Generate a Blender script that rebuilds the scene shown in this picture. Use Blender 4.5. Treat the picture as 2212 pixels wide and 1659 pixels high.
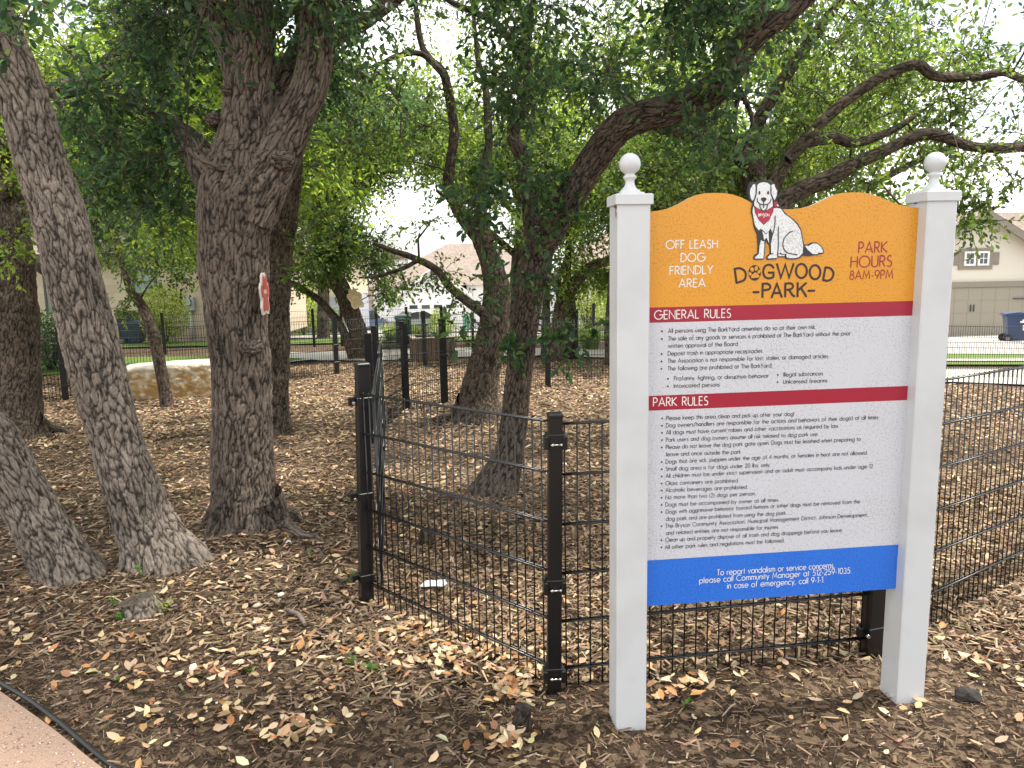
import bpy, math, random
import numpy as np
from mathutils import Vector, Matrix

for o in list(bpy.data.objects):
    bpy.data.objects.remove(o, do_unlink=True)
S = bpy.context.scene
COL = S.collection
R = math.radians

# ------------------------------------------------------------------ camera
CAM_H, FOC = 1.67, 1660.0            # eye height, focal length (photo measured 2212 px wide)
PITCH, ROLL = R(8.736), R(1.073)
cd = bpy.data.cameras.new('camera')
cd.sensor_width = 36.0
cd.lens = 36.0 * FOC / 2212.0
cd.clip_start, cd.clip_end = 0.05, 2000
cam = bpy.data.objects.new('camera', cd)
COL.objects.link(cam)
FWD = np.array([0, math.cos(PITCH), -math.sin(PITCH)])
UP0 = np.array([0, math.sin(PITCH), math.cos(PITCH)])
RT0 = np.array([1.0, 0, 0])
RT = math.cos(ROLL) * RT0 - math.sin(ROLL) * UP0
UP = math.cos(ROLL) * UP0 + math.sin(ROLL) * RT0
cam.matrix_world = Matrix(((RT[0], UP[0], -FWD[0], 0), (RT[1], UP[1], -FWD[1], 0), (RT[2], UP[2], -FWD[2], CAM_H), (0, 0, 0, 1)))
S.camera = cam

# ------------------------------------------------------------------ sky and sun
SUN_EL, SUN_AZ = R(66), R(80)        # azimuth clockwise from +Y
w = bpy.data.worlds.new("World")
S.world = w
w.use_nodes = True
nt = w.node_tree
nt.nodes.clear()
out = nt.nodes.new('ShaderNodeOutputWorld')
bg = nt.nodes.new('ShaderNodeBackground')
sky = nt.nodes.new('ShaderNodeTexSky')
sky.sky_type = 'NISHITA'
sky.sun_disc = False
sky.sun_elevation = SUN_EL
sky.sun_rotation = SUN_AZ
sky.air_density, sky.dust_density, sky.ozone_density = 1.0, 1.5, 1.0
tc = nt.nodes.new('ShaderNodeTexCoord')
mp = nt.nodes.new('ShaderNodeMapping')
mp.inputs['Scale'].default_value = (1, 1, 2.6)
nz = nt.nodes.new('ShaderNodeTexNoise')
nz.inputs['Scale'].default_value = 2.3
nz.inputs['Detail'].default_value = 8
nz.inputs['Roughness'].default_value = 0.58
cr = nt.nodes.new('ShaderNodeValToRGB')
cr.color_ramp.elements[0].position, cr.color_ramp.elements[1].position = 0.36, 0.52
cl = nt.nodes.new('ShaderNodeTexNoise')
cl.inputs['Scale'].default_value = 4.0
cl.inputs['Detail'].default_value = 6
cr2 = nt.nodes.new('ShaderNodeValToRGB')
cr2.color_ramp.elements[0].position, cr2.color_ramp.elements[1].position = 0.3, 0.7
cr2.color_ramp.elements[0].color = (7.0, 7.2, 7.6, 1)
cr2.color_ramp.elements[1].color = (11.7, 11.5, 11.1, 1)
mx = nt.nodes.new('ShaderNodeMix')
mx.data_type = 'RGBA'
nt.links.new(tc.outputs['Generated'], mp.inputs['Vector'])
nt.links.new(mp.outputs['Vector'], nz.inputs['Vector'])
nt.links.new(mp.outputs['Vector'], cl.inputs['Vector'])
nt.links.new(nz.outputs['Fac'], cr.inputs['Fac'])
nt.links.new(cl.outputs['Fac'], cr2.inputs['Fac'])
nt.links.new(cr.outputs['Color'], mx.inputs['Factor'])
nt.links.new(sky.outputs['Color'], mx.inputs[6])
nt.links.new(cr2.outputs['Color'], mx.inputs[7])
nt.links.new(mx.outputs[2], bg.inputs['Color'])
bg.inputs['Strength'].default_value = 0.115
nt.links.new(bg.outputs['Background'], out.inputs['Surface'])
sd = bpy.data.lights.new('sun', 'SUN')
sd.energy = 3.2
sd.angle = R(4)
sd.color = (1.0, 0.95, 0.86)
sun = bpy.data.objects.new('sun', sd)
COL.objects.link(sun)
sv = Vector((math.sin(SUN_AZ) * math.cos(SUN_EL), math.cos(SUN_AZ) * math.cos(SUN_EL), math.sin(SUN_EL)))
sun.rotation_euler = sv.to_track_quat('Z', 'Y').to_euler()
S.view_settings.view_transform = 'Standard'
S.view_settings.look = 'None'
S.view_settings.gamma = 1.0
S.view_settings.exposure = 1.18
S.render.engine = 'CYCLES'
S.cycles.max_bounces = 6
S.cycles.transmission_bounces = 4
S.cycles.transparent_max_bounces = 6
S.cycles.sample_clamp_indirect = 8

# ------------------------------------------------------------------ measuring helpers
def ray(x, y):
    return FWD + (x - 1106) / FOC * RT - (y - 829.5) / FOC * UP

def gz(x, y):
    """height of the gently falling ground"""
    x = np.asarray(x, float); y = np.asarray(y, float)
    z = -0.033 * (np.clip(y, 2.5, 28) - 2.5) - 0.075 * (np.clip(y, 28, 75) - 28)
    t = np.clip((y - 5) / 8, 0, 1)
    return z - 0.04 * np.clip(x - 4, 0, 16) * t * t * (3 - 2 * t)

def G(x, y):
    """where the photo's point (x, y) meets the ground"""
    d = ray(x, y); lo, hi = .3, 300.
    for _ in range(50):
        m = (lo + hi) / 2
        if CAM_H + m * d[2] > gz(m * d[0], m * d[1]): lo = m
        else: hi = m
    return np.array([lo * d[0], lo * d[1], float(gz(lo * d[0], lo * d[1]))])

def at(x, y, Y):
    """the point seen at (x, y) that stands Y metres ahead"""
    d = ray(x, y); s = Y / d[1]
    return np.array([s * d[0], Y, CAM_H + s * d[2]])

def proj(P):
    P = np.asarray(P, float) - np.array([0, 0, CAM_H])
    d = P @ FWD
    return 1106 + FOC * (P @ RT) / d, 829.5 - FOC * (P @ UP) / d

rng = np.random.default_rng(7)
random.seed(7)

# ------------------------------------------------------------------ object helpers
def tag(o, label=None, cat=None, group=None, kind=None):
    if label: o['label'] = label
    if cat: o['category'] = cat
    if group: o['group'] = group
    if kind: o['kind'] = kind
    return o

def thing(name, label, cat, loc=(0, 0, 0), rz=0.0, group=None):
    o = bpy.data.objects.new(name, None)
    o.empty_display_size = 0.1
    COL.objects.link(o)
    o.location = [float(v) for v in loc]
    o.rotation_euler = (0, 0, rz)
    return tag(o, label, cat, group)

def copy_tree(o, parent=None):
    c = o.copy()
    COL.objects.link(c)
    if parent: c.parent = parent
    for ch in list(o.children):
        copy_tree(ch, c)
    return c

def link(name, me, mats, parent=None):
    for m in (mats if isinstance(mats, (list, tuple)) else [mats]):
        me.materials.append(m)
    o = bpy.data.objects.new(name, me)
    COL.objects.link(o)
    if parent: o.parent = parent
    return o

def big_mesh(name, V, F, smooth=False, attrs=None, mat_idx=None):
    """V (n,3), F (m,k) with the same k for all faces; or a list of such arrays"""
    Fs = F if isinstance(F, list) else [F]
    me = bpy.data.meshes.new(name)
    nl = sum(f.size for f in Fs); nf = sum(len(f) for f in Fs)
    me.vertices.add(len(V)); me.loops.add(nl); me.polygons.add(nf)
    me.vertices.foreach_set('co', np.ascontiguousarray(V, dtype=np.float32).ravel())
    me.loops.foreach_set('vertex_index', np.concatenate([f.ravel() for f in Fs]).astype(np.int32))
    tot = np.concatenate([np.full(len(f), f.shape[1]) for f in Fs]).astype(np.int32)
    st = np.concatenate([[0], np.cumsum(tot)[:-1]]).astype(np.int32)
    me.polygons.foreach_set('loop_start', st)
    me.polygons.foreach_set('loop_total', tot)
    if smooth: me.polygons.foreach_set('use_smooth', np.ones(nf, dtype=bool))
    if mat_idx is not None: me.polygons.foreach_set('material_index', mat_idx.astype(np.int32))
    me.update(calc_edges=True)
    for k, (typ, a) in (attrs or {}).items():
        at_ = me.attributes.new(k, typ, 'POINT')
        if typ == 'FLOAT_COLOR':
            if a.shape[1] == 3: a = np.concatenate([a, np.ones((len(a), 1))], 1)
            at_.data.foreach_set('color', np.ascontiguousarray(a, dtype=np.float32).ravel())
        elif typ == 'FLOAT_VECTOR':
            at_.data.foreach_set('vector', np.ascontiguousarray(a, dtype=np.float32).ravel())
        else:
            at_.data.foreach_set('value', np.ascontiguousarray(a, dtype=np.float32).ravel())
    return me

class MB:
    """collects boxes, tubes, prisms and lathes into ONE mesh"""
    def __init__(s): s.v = []; s.f = []; s.m = []; s.sm = []
    def add(s, vs, fs, m=0, sm=False):
        b = len(s.v)
        s.v += [tuple(float(c) for c in v) for v in vs]
        for f in fs: s.f.append(tuple(b + i for i in f)); s.m.append(m); s.sm.append(sm)
        return s
    def box(s, c, d, rz=0.0, m=0, M=None, bev=0.0):
        x, y, z = d[0] / 2, d[1] / 2, d[2] / 2
        if bev > 0:
            b = min(bev, x * .9, y * .9)
            ring = [(-x + b, -y), (x - b, -y), (x, -y + b), (x, y - b), (x - b, y), (-x + b, y), (-x, y - b), (-x, -y + b)]
            zb = min(bev, z * .9)
            inn = [(px * (x - b) / x, py * (y - b) / y) for px, py in ring]
            vs = [(px, py, -z) for px, py in ring] + [(px, py, z - zb) for px, py in ring] + [(px, py, z) for px, py in inn]
            fs = [tuple(range(7, -1, -1)), tuple(range(16, 24))]
            for k in (0, 8):
                for i in range(8):
                    j = (i + 1) % 8
                    fs.append((k + i, k + j, k + 8 + j, k + 8 + i))
        else:
            vs = [(a * x, b * y, e * z) for e in (-1, 1) for a, b in ((-1, -1), (1, -1), (1, 1), (-1, 1))]
            fs = [(3, 2, 1, 0), (4, 5, 6, 7), (0, 1, 5, 4), (1, 2, 6, 5), (2, 3, 7, 6), (3, 0, 4, 7)]
        cz, sz = math.cos(rz), math.sin(rz)
        o = []
        for v in vs:
            v = (v[0] * cz - v[1] * sz, v[0] * sz + v[1] * cz, v[2])
            if M is not None: v = tuple(M @ Vector(v))
            o.append((v[0] + c[0], v[1] + c[1], v[2] + c[2]))
        return s.add(o, fs, m)
    def tube(s, pts, r, n=6, m=0, cap=True, sm=True):
        pts = [Vector([float(a) for a in p]) for p in pts]
        rs = [float(q) for q in r] if hasattr(r, '__len__') else [float(r)] * len(pts)
        vs = []; nrm = None
        for i, p in enumerate(pts):
            t = (pts[min(i + 1, len(pts) - 1)] - pts[max(i - 1, 0)]).normalized()
            if nrm is None:
                a = Vector((0, 0, 1)) if abs(t.z) < .9 else Vector((1, 0, 0))
                nrm = t.cross(a).normalized()
            nrm = (nrm - t * nrm.dot(t)).normalized()
            b = t.cross(nrm)
            for k in range(n):
                an = 2 * math.pi * (k + .5) / n
                vs.append(p + rs[i] * (math.cos(an) * nrm + math.sin(an) * b))
        fs = []
        for i in range(len(pts) - 1):
            for k in range(n):
                j = (k + 1) % n
                fs.append((i * n + k, i * n + j, i * n + n + j, i * n + n + k))
        s.add(vs, fs, m, sm)
        if cap:
            b = len(s.v) - len(vs)
            s.f.append(tuple(b + k for k in range(n - 1, -1, -1))); s.m.append(m); s.sm.append(False)
            e = len(s.v) - n
            s.f.append(tuple(e + k for k in range(n))); s.m.append(m); s.sm.append(False)
        return s
    def lathe(s, prof, n=24, c=(0, 0, 0), m=0, sm=True):
        vs = [(c[0] + r_ * math.cos(2 * math.pi * k / n), c[1] + r_ * math.sin(2 * math.pi * k / n), c[2] + z) for r_, z in prof for k in range(n)]
        fs = [(i * n + k, i * n + (k + 1) % n, i * n + n + (k + 1) % n, i * n + n + k) for i in range(len(prof) - 1) for k in range(n)]
        s.add(vs, fs, m, sm)
        b = len(s.v) - len(vs)
        s.f.append(tuple(b + k for k in range(n - 1, -1, -1))); s.m.append(m); s.sm.append(False)
        e = len(s.v) - n
        s.f.append(tuple(e + k for k in range(n))); s.m.append(m); s.sm.append(False)
        return s
    def prism(s, poly, d0, d1, axis='y', m=0, m_side=None):
        """2-D outline extruded between d0 and d1 along an axis (x, y or z)"""
        n = len(poly)
        def P(a, b, d): return {'y': (a, d, b), 'x': (d, a, b), 'z': (a, b, d)}[axis]
        vs = [P(a, b, d0) for a, b in poly] + [P(a, b, d1) for a, b in poly]
        s.add(vs, [tuple(range(n)), tuple(range(2 * n - 1, n - 1, -1))], m)
        b = len(s.v) - 2 * n
        for i in range(n):
            j = (i + 1) % n
            s.f.append((b + i, b + n + i, b + n + j, b + j)); s.m.append(m if m_side is None else m_side); s.sm.append(False)
        return s
    def build(s, name, mats, parent=None):
        me = bpy.data.meshes.new(name)
        me.from_pydata(s.v, [], s.f)
        me.polygons.foreach_set('material_index', np.array(s.m, dtype=np.int32))
        me.polygons.foreach_set('use_smooth', np.array(s.sm, dtype=bool))
        me.update()
        import bmesh
        bm = bmesh.new(); bm.from_mesh(me)
        bmesh.ops.recalc_face_normals(bm, faces=bm.faces)
        bm.to_mesh(me); bm.free()
        return link(name, me, mats, parent)

def catmull(P, step):
    P = np.asarray(P, float)
    Q = np.concatenate([[2 * P[0] - P[1]], P, [2 * P[-1] - P[-2]]])
    out = []
    for i in range(1, len(Q) - 2):
        p0, p1, p2, p3 = Q[i - 1:i + 3]
        n = max(2, int(np.linalg.norm((p2 - p1)[:3]) / step))
        t = np.linspace(0, 1, n, endpoint=False)[:, None]
        out.append(.5 * (2 * p1 + (p2 - p0) * t + (2 * p0 - 5 * p1 + 4 * p2 - p3) * t ** 2 + (3 * p1 - p0 - 3 * p2 + p3) * t ** 3))
    out.append(P[-1:])
    C = np.concatenate(out)
    C[:, 3] = np.maximum(C[:, 3], .003)
    return C

# ------------------------------------------------------------------ noise
def h3(i, j, k, s=0):
    n = (i.astype(np.int64) * 73856093) ^ (j.astype(np.int64) * 19349663) ^ (k.astype(np.int64) * 83492791) ^ (s * 2654435761)
    n = (n ^ (n >> 13)) & 0x7fffffff
    n = (n * 1274126177 + 1013904223) & 0x7fffffff
    n = (n ^ (n >> 15)) & 0x7fffffff
    n = (n * 69069 + 12345) & 0x7fffffff
    return (n >> 7).astype(float) / float(0x7fffffff >> 7)

def vnoise(P, s=0):
    I = np.floor(P).astype(np.int64); f = P - I; f = f * f * (3 - 2 * f)
    r = 0
    for a in (0, 1):
        for b in (0, 1):
            for c in (0, 1):
                w_ = np.abs(1 - a - f[:, 0]) * np.abs(1 - b - f[:, 1]) * np.abs(1 - c - f[:, 2])
                r = r + w_ * h3(I[:, 0] + a, I[:, 1] + b, I[:, 2] + c, s)
    return r

def worley(P):
    I = np.floor(P).astype(np.int64); f = P - I
    d1 = np.full(len(P), 9.); d2 = np.full(len(P), 9.); cid = np.zeros(len(P))
    for a in (-1, 0, 1):
        for b in (-1, 0, 1):
            for c in (-1, 0, 1):
                i, j, k = I[:, 0] + a, I[:, 1] + b, I[:, 2] + c
                q = np.stack([a + h3(i, j, k, 1), b + h3(i, j, k, 2), c + h3(i, j, k, 3)], 1) - f
                d = np.sqrt((q * q).sum(1))
                m1 = d < d1
                d2 = np.where(m1, d1, np.minimum(d2, d))
                cid = np.where(m1, h3(i, j, k, 4), cid)
                d1 = np.where(m1, d, d1)
    return d1, d2, cid

# ------------------------------------------------------------------ materials
MAT = {}
def mat(name, col, rough=0.6, metal=0.0, spec=0.5, noise=None, bump=None, attr=None):
    """noise=(scale, other colour, lo, hi); bump=(scale, strength, distance)"""
    if name in MAT: return MAT[name]
    m = bpy.data.materials.new(name)
    m.use_nodes = True
    t = m.node_tree; b = t.nodes['Principled BSDF']
    b.inputs['Base Color'].default_value = (*col, 1)
    b.inputs['Roughness'].default_value = rough
    b.inputs['Metallic'].default_value = metal
    b.inputs['Specular IOR Level'].default_value = spec
    co = t.nodes.new('ShaderNodeTexCoord')
    if noise:
        n = t.nodes.new('ShaderNodeTexNoise'); n.inputs['Scale'].default_value = noise[0]; n.inputs['Detail'].default_value = 6
        t.links.new(co.outputs['Object'], n.inputs['Vector'])
        r_ = t.nodes.new('ShaderNodeValToRGB')
        r_.color_ramp.elements[0].position, r_.color_ramp.elements[1].position = noise[2], noise[3]
        r_.color_ramp.elements[0].color = (*col, 1); r_.color_ramp.elements[1].color = (*noise[1], 1)
        t.links.new(n.outputs['Fac'], r_.inputs['Fac'])
        t.links.new(r_.outputs['Color'], b.inputs['Base Color'])
    if attr:
        a = t.nodes.new('ShaderNodeAttribute'); a.attribute_name = attr
        t.links.new(a.outputs['Color'], b.inputs['Base Color'])
    if bump:
        n = t.nodes.new('ShaderNodeTexNoise'); n.inputs['Scale'].default_value = bump[0]; n.inputs['Detail'].default_value = 5
        t.links.new(co.outputs['Object'], n.inputs['Vector'])
        u = t.nodes.new('ShaderNodeBump'); u.inputs['Strength'].default_value = bump[1]; u.inputs['Distance'].default_value = bump[2]
        t.links.new(n.outputs['Fac'], u.inputs['Height'])
        t.links.new(u.outputs['Normal'], b.inputs['Normal'])
    MAT[name] = m
    return m

def bark_mat(name, dark, light, lichen=0.0):
    m = bpy.data.materials.new(name); m.use_nodes = True
    t = m.node_tree; b = t.nodes['Principled BSDF']; L = t.links.new
    b.inputs['Roughness'].default_value = 0.9; b.inputs['Specular IOR Level'].default_value = 0.2
    a = t.nodes.new('ShaderNodeAttribute'); a.attribute_name = 'crack'
    c = t.nodes.new('ShaderNodeAttribute'); c.attribute_name = 'bark'
    r_ = t.nodes.new('ShaderNodeValToRGB'); e = r_.color_ramp.elements
    e[0].position, e[1].position = 0.05, 0.95
    e[0].color = (*dark, 1); e[1].color = (*light, 1)
    x = r_.color_ramp.elements.new(0.45); x.color = tuple(.55 * l + .45 * d for l, d in zip(light, dark)) + (1,)
    n = t.nodes.new('ShaderNodeTexNoise'); n.inputs['Scale'].default_value = 55; n.inputs['Detail'].default_value = 6; n.inputs['Roughness'].default_value = .7
    L(c.outputs['Vector'], n.inputs['Vector'])
    ad = t.nodes.new('ShaderNodeMath'); ad.operation = 'MULTIPLY_ADD'
    sb = t.nodes.new('ShaderNodeMath'); sb.operation = 'SUBTRACT'; sb.inputs[1].default_value = .5
    L(n.outputs['Fac'], sb.inputs[0]); L(sb.outputs[0], ad.inputs[0]); ad.inputs[1].default_value = 1.0
    L(a.outputs['Fac'], ad.inputs[2]); L(ad.outputs[0], r_.inputs['Fac'])
    big = t.nodes.new('ShaderNodeTexNoise'); big.inputs['Scale'].default_value = 3.5; big.inputs['Detail'].default_value = 3
    L(c.outputs['Vector'], big.inputs['Vector'])
    hs = t.nodes.new('ShaderNodeHueSaturation')
    mr = t.nodes.new('ShaderNodeMapRange'); mr.inputs[1].default_value = .3; mr.inputs[2].default_value = .7; mr.inputs[3].default_value = .72; mr.inputs[4].default_value = 1.25
    L(big.outputs['Fac'], mr.inputs[0]); L(mr.outputs[0], hs.inputs['Value']); L(r_.outputs['Color'], hs.inputs['Color'])
    last = hs.outputs['Color']
    if lichen > 0:
        v = t.nodes.new('ShaderNodeTexNoise'); v.inputs['Scale'].default_value = 24; v.inputs['Detail'].default_value = 4
        L(c.outputs['Vector'], v.inputs['Vector'])
        q = t.nodes.new('ShaderNodeValToRGB'); q.color_ramp.elements[0].position = .68; q.color_ramp.elements[1].position = .74
        q.color_ramp.elements[1].color = (lichen, lichen, lichen, 1)
        L(v.outputs['Fac'], q.inputs['Fac'])
        mx_ = t.nodes.new('ShaderNodeMix'); mx_.data_type = 'RGBA'; mx_.inputs[7].default_value = (.36, .37, .33, 1)
        L(q.outputs['Color'], mx_.inputs['Factor']); L(last, mx_.inputs[6]); last = mx_.outputs[2]
    L(last, b.inputs['Base Color'])
    u = t.nodes.new('ShaderNodeBump'); u.inputs['Strength'].default_value = .6; u.inputs['Distance'].default_value = .012
    L(ad.outputs[0], u.inputs['Height']); L(u.outputs['Normal'], b.inputs['Normal'])
    return m

def leaf_mat(name, trans=0.45, gloss=0.35):
    m = bpy.data.materials.new(name); m.use_nodes = True
    t = m.node_tree; b = t.nodes['Principled BSDF']; L = t.links.new
    a = t.nodes.new('ShaderNodeAttribute'); a.attribute_name = 'col'
    L(a.outputs['Color'], b.inputs['Base Color'])
    b.inputs['Roughness'].default_value = .42; b.inputs['Specular IOR Level'].default_value = gloss
    tr = t.nodes.new('ShaderNodeBsdfTranslucent')
    hs = t.nodes.new('ShaderNodeHueSaturation'); hs.inputs['Hue'].default_value = .478; hs.inputs['Saturation'].default_value = 1.1; hs.inputs['Value'].default_value = 3.6
    L(a.outputs['Color'], hs.inputs['Color']); L(hs.outputs['Color'], tr.inputs['Color'])
    mx_ = t.nodes.new('ShaderNodeMixShader'); mx_.inputs['Fac'].default_value = trans
    L(b.outputs['BSDF'], mx_.inputs[1]); L(tr.outputs['BSDF'], mx_.inputs[2])
    L(mx_.outputs[0], t.nodes['Material Output'].inputs['Surface'])
    return m

BARK = bark_mat('bark_pale', (.030, .024, .019), (.29, .24, .195))
BARK2 = bark_mat('bark_brown', (.017, .013, .010), (.15, .115, .085), .4)
BARK3 = bark_mat('bark_forked', (.021, .017, .013), (.21, .165, .13), .3)
LEAF = leaf_mat('oak_leaf')
LITTER = mat('wood_litter', (.2, .15, .1), .85, spec=.2, attr='col')
DRYLEAF = mat('dry_leaf', (.4, .25, .12), .6, spec=.3, attr='col')
BLACK = mat('black_powder_coat', (.008, .008, .009), .28, spec=.55)
BLACK_DULL = mat('black_coat_far', (.008, .009, .008), .45, spec=.4)
STEEL = mat('bolt_steel', (.6, .6, .58), .25, metal=1.0)
WHITE = mat('white_vinyl', (.60, .61, .61), .35, noise=(5.0, (.53, .53, .52), .45, .75), bump=(220, .05, .002))
# ================================================================== SETTING: ground and surfaces
def ground_mat():
    m = bpy.data.materials.new('mulch_soil'); m.use_nodes = True
    t = m.node_tree; b = t.nodes['Principled BSDF']; L = t.links.new
    b.inputs['Roughness'].default_value = .95; b.inputs['Specular IOR Level'].default_value = .15
    co = t.nodes.new('ShaderNodeTexCoord')
    n1 = t.nodes.new('ShaderNodeTexNoise'); n1.inputs['Scale'].default_value = 60; n1.inputs['Detail'].default_value = 8; n1.inputs['Roughness'].default_value = .75
    n2 = t.nodes.new('ShaderNodeTexNoise'); n2.inputs['Scale'].default_value = 1.1; n2.inputs['Detail'].default_value = 4
    wv = t.nodes.new('ShaderNodeTexVoronoi'); wv.inputs['Scale'].default_value = 38; wv.inputs['Randomness'].default_value = 1
    for n in (n1, n2, wv): L(co.outputs['Object'], n.inputs['Vector'])
    r1 = t.nodes.new('ShaderNodeValToRGB'); e = r1.color_ramp.elements
    e[0].position = .36; e[0].color = (.018, .012, .008, 1); e[1].position = .72; e[1].color = (.15, .1, .065, 1)
    x = e.new(.54); x.color = (.055, .036, .023, 1)
    L(n1.outputs['Fac'], r1.inputs['Fac'])
    hs = t.nodes.new('ShaderNodeHueSaturation')
    mr = t.nodes.new('ShaderNodeMapRange'); mr.inputs[1].default_value = .3; mr.inputs[2].default_value = .7; mr.inputs[3].default_value = .7; mr.inputs[4].default_value = 1.5
    L(n2.outputs['Fac'], mr.inputs[0]); L(mr.outputs[0], hs.inputs['Value']); L(r1.outputs['Color'], hs.inputs['Color'])
    # scattered chips told by cell, for the parts too far for separate ones
    vr = t.nodes.new('ShaderNodeValToRGB'); vr.color_ramp.interpolation = 'CONSTANT'
    vr.color_ramp.elements[0].color = (0, 0, 0, 1); vr.color_ramp.elements[1].position = .62; vr.color_ramp.elements[1].color = (1, 1, 1, 1)
    sep = t.nodes.new('ShaderNodeSeparateColor'); L(wv.outputs['Color'], sep.inputs[0]); L(sep.outputs[0], vr.inputs['Fac'])
    mx_ = t.nodes.new('ShaderNodeMix'); mx_.data_type = 'RGBA'; mx_.inputs[7].default_value = (.26, .18, .115, 1)
    mu = t.nodes.new('ShaderNodeMath'); mu.operation = 'MULTIPLY'; mu.inputs[1].default_value = .55
    L(vr.outputs['Color'], mu.inputs[0]); L(mu.outputs[0], mx_.inputs['Factor']); L(hs.outputs['Color'], mx_.inputs[6])
    L(mx_.outputs[2], b.inputs['Base Color'])
    u = t.nodes.new('ShaderNodeBump'); u.inputs['Strength'].default_value = .8; u.inputs['Distance'].default_value = .015
    L(n1.outputs['Fac'], u.inputs['Height']); L(u.outputs['Normal'], b.inputs['Normal'])
    return m

def bump_z(x, y):
    P = np.stack([x * 1.6, y * 1.6, x * 0], 1); Q = np.stack([x * 7, y * 7, x * 0 + 3], 1)
    k = np.clip((16 - y) / 4, 0, 1)
    return k * ((vnoise(P, 5) - .5) * .035 + (vnoise(Q, 6) - .5) * .022)

def axis(*segs):
    out = []
    for a, b, st in segs: out.append(np.arange(a, b, st))
    return np.concatenate(out + [[segs[-1][1]]])
gx = axis((-320, -60, 20), (-60, -14, 2), (-14, -4, .25), (-4, 4, .05), (4, 14, .25), (14, 60, 2), (60, 320, 20))
gy = axis((-40, 0, 2.5), (0, 1, .25), (1, 7, .05), (7, 16, .2), (16, 34, .5), (34, 90, 2), (90, 400, 20))
X, Y = np.meshgrid(gx, gy)
xf, yf = X.ravel(), Y.ravel()
V = np.stack([xf, yf, gz(xf, yf) + bump_z(xf, yf)], 1)
nx, ny = len(gx), len(gy)
idx = np.arange(nx * ny).reshape(ny, nx)
F = np.stack([idx[:-1, :-1], idx[:-1, 1:], idx[1:, 1:], idx[1:, :-1]], -1).reshape(-1, 4)
ground = link('ground', big_mesh('ground', V, F, True), ground_mat())
tag(ground, kind='structure', label='brown bark mulch ground falling gently away', cat='ground')

def sheet(name, left, right, dz, m, n=40, k=6, kind='structure', label=None, cat=None):
    """a surface draped on the ground between two polylines of (x, y)"""
    def res(P):
        P = np.array(P, float)
        s = np.concatenate([[0], np.cumsum(np.hypot(*np.diff(P, axis=0).T))])
        u = np.linspace(0, s[-1], n + 1)
        return np.stack([np.interp(u, s, P[:, 0]), np.interp(u, s, P[:, 1])], 1)
    A, B = res(left), res(right)
    T = np.linspace(0, 1, k + 1)
    P = A[:, None] * (1 - T[None, :, None]) + B[:, None] * T[None, :, None]
    P = P.reshape(-1, 2)
    V = np.concatenate([P, (gz(P[:, 0], P[:, 1]) + dz)[:, None]], 1)
    i = np.arange((n + 1) * (k + 1)).reshape(n + 1, k + 1)
    F = np.stack([i[:-1, :-1], i[:-1, 1:], i[1:, 1:], i[1:, :-1]], -1).reshape(-1, 4)
    o = link(name, big_mesh(name, V, F), m)
    return tag(o, label, cat, kind=kind)

CONC = mat('pale_concrete', (.5, .46, .4), .85, noise=(3, (.4, .37, .32), .4, .7))
ROADM = mat('light_worn_road', (.30, .275, .25), .9, noise=(2, (.38, .35, .31), .35, .7))
LAWNM = mat('lawn_green', (.10, .16, .035), .9, spec=.1, noise=(9, (.15, .21, .055), .35, .7), bump=(90, .6, .03))
PATHM = mat('pink_gravel', (.36, .25, .185), .9, spec=.2, noise=(160, (.3, .2, .15), .45, .62), bump=(150, .8, .008))

# lawn by the stone block, its kerb, the pale path behind and the street beyond
sheet('lawn', [(-24, 14.6), (-16, 15.4), (-10, 16.0), (-7.2, 16.6), (-5.3, 17.8), (-5.0, 18.8)],
      [(-24, 20.4), (-16, 20.6), (-11, 20.6), (-8.5, 20.4), (-6.2, 19.8), (-5.0, 18.9)], .035, LAWNM, label='small bright green lawn behind the limestone block', cat='lawn')
sheet('lawn_kerb', [(-8.5, 15.9), (-7, 16.35), (-5.6, 17.2), (-4.7, 18.6)], [(-8.6, 16.15), (-7.1, 16.6), (-5.3, 17.8), (-4.95, 18.8)], .06, CONC, label='pale concrete kerb round the lawn tip', cat='kerb')
sheet('park_path', [(-5.0, 18.6), (-3.6, 18.2), (-2.4, 18.3), (-.6, 18.9), (1.5, 18.2), (4, 16.5)] + [tuple(G(*p)[:2]) for p in ((1900, 826), (2060, 828), (2212, 834), (2500, 850))],
      [(-8.2, 21.4), (-5.5, 21.2), (-3, 21.8), (-.5, 21.9), (2.2, 20.4), (5.5, 18.2)] + [tuple(G(*p)[:2]) for p in ((1900, 800), (2060, 799), (2212, 800), (2500, 804))], .03, CONC, 60, label='pale concrete path curving through the park', cat='path')
sheet('street_verge', [(-40, 24.6), (-20, 24.6), (-8, 24.6), (0, 25), (3.5, 24)], [(-40, 27.4), (-20, 27.4), (-8, 27.2), (0, 27.6), (3.5, 26)], .05, LAWNM, label='strip of grass along the street', cat='verge')
sheet('street', [(-60, 31.5), (-8, 29), (2, 27)] + [tuple(G(*p)[:2]) for p in ((1600, 766), (1820, 767), (2060, 767), (2212, 768), (2500, 770))], [(-60, 40), (-8, 39), (4, 38)] + [tuple(G(*p)[:2]) for p in ((1600, 742), (1820, 742), (2060, 742), (2212, 744), (2500, 750))], .04, ROADM, 60, label='pale worn street in front of the houses', cat='street')
sheet('far_verge', [(-40, 41), (-8, 40), (7, 40)], [(-40, 44), (-8, 43.5), (9, 43.5)], .08, LAWNM, label='grass strip beyond the street', cat='verge')
sheet('white_house_driveway', [(-13, 44), (-7, 44), (2, 44)], [(-13, 71), (-8, 71), (1, 71)], .06, CONC, label='pale driveway of the white garage', cat='driveway')
def edge(*pp): return [tuple(G(*p)[:2]) for p in pp]
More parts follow.
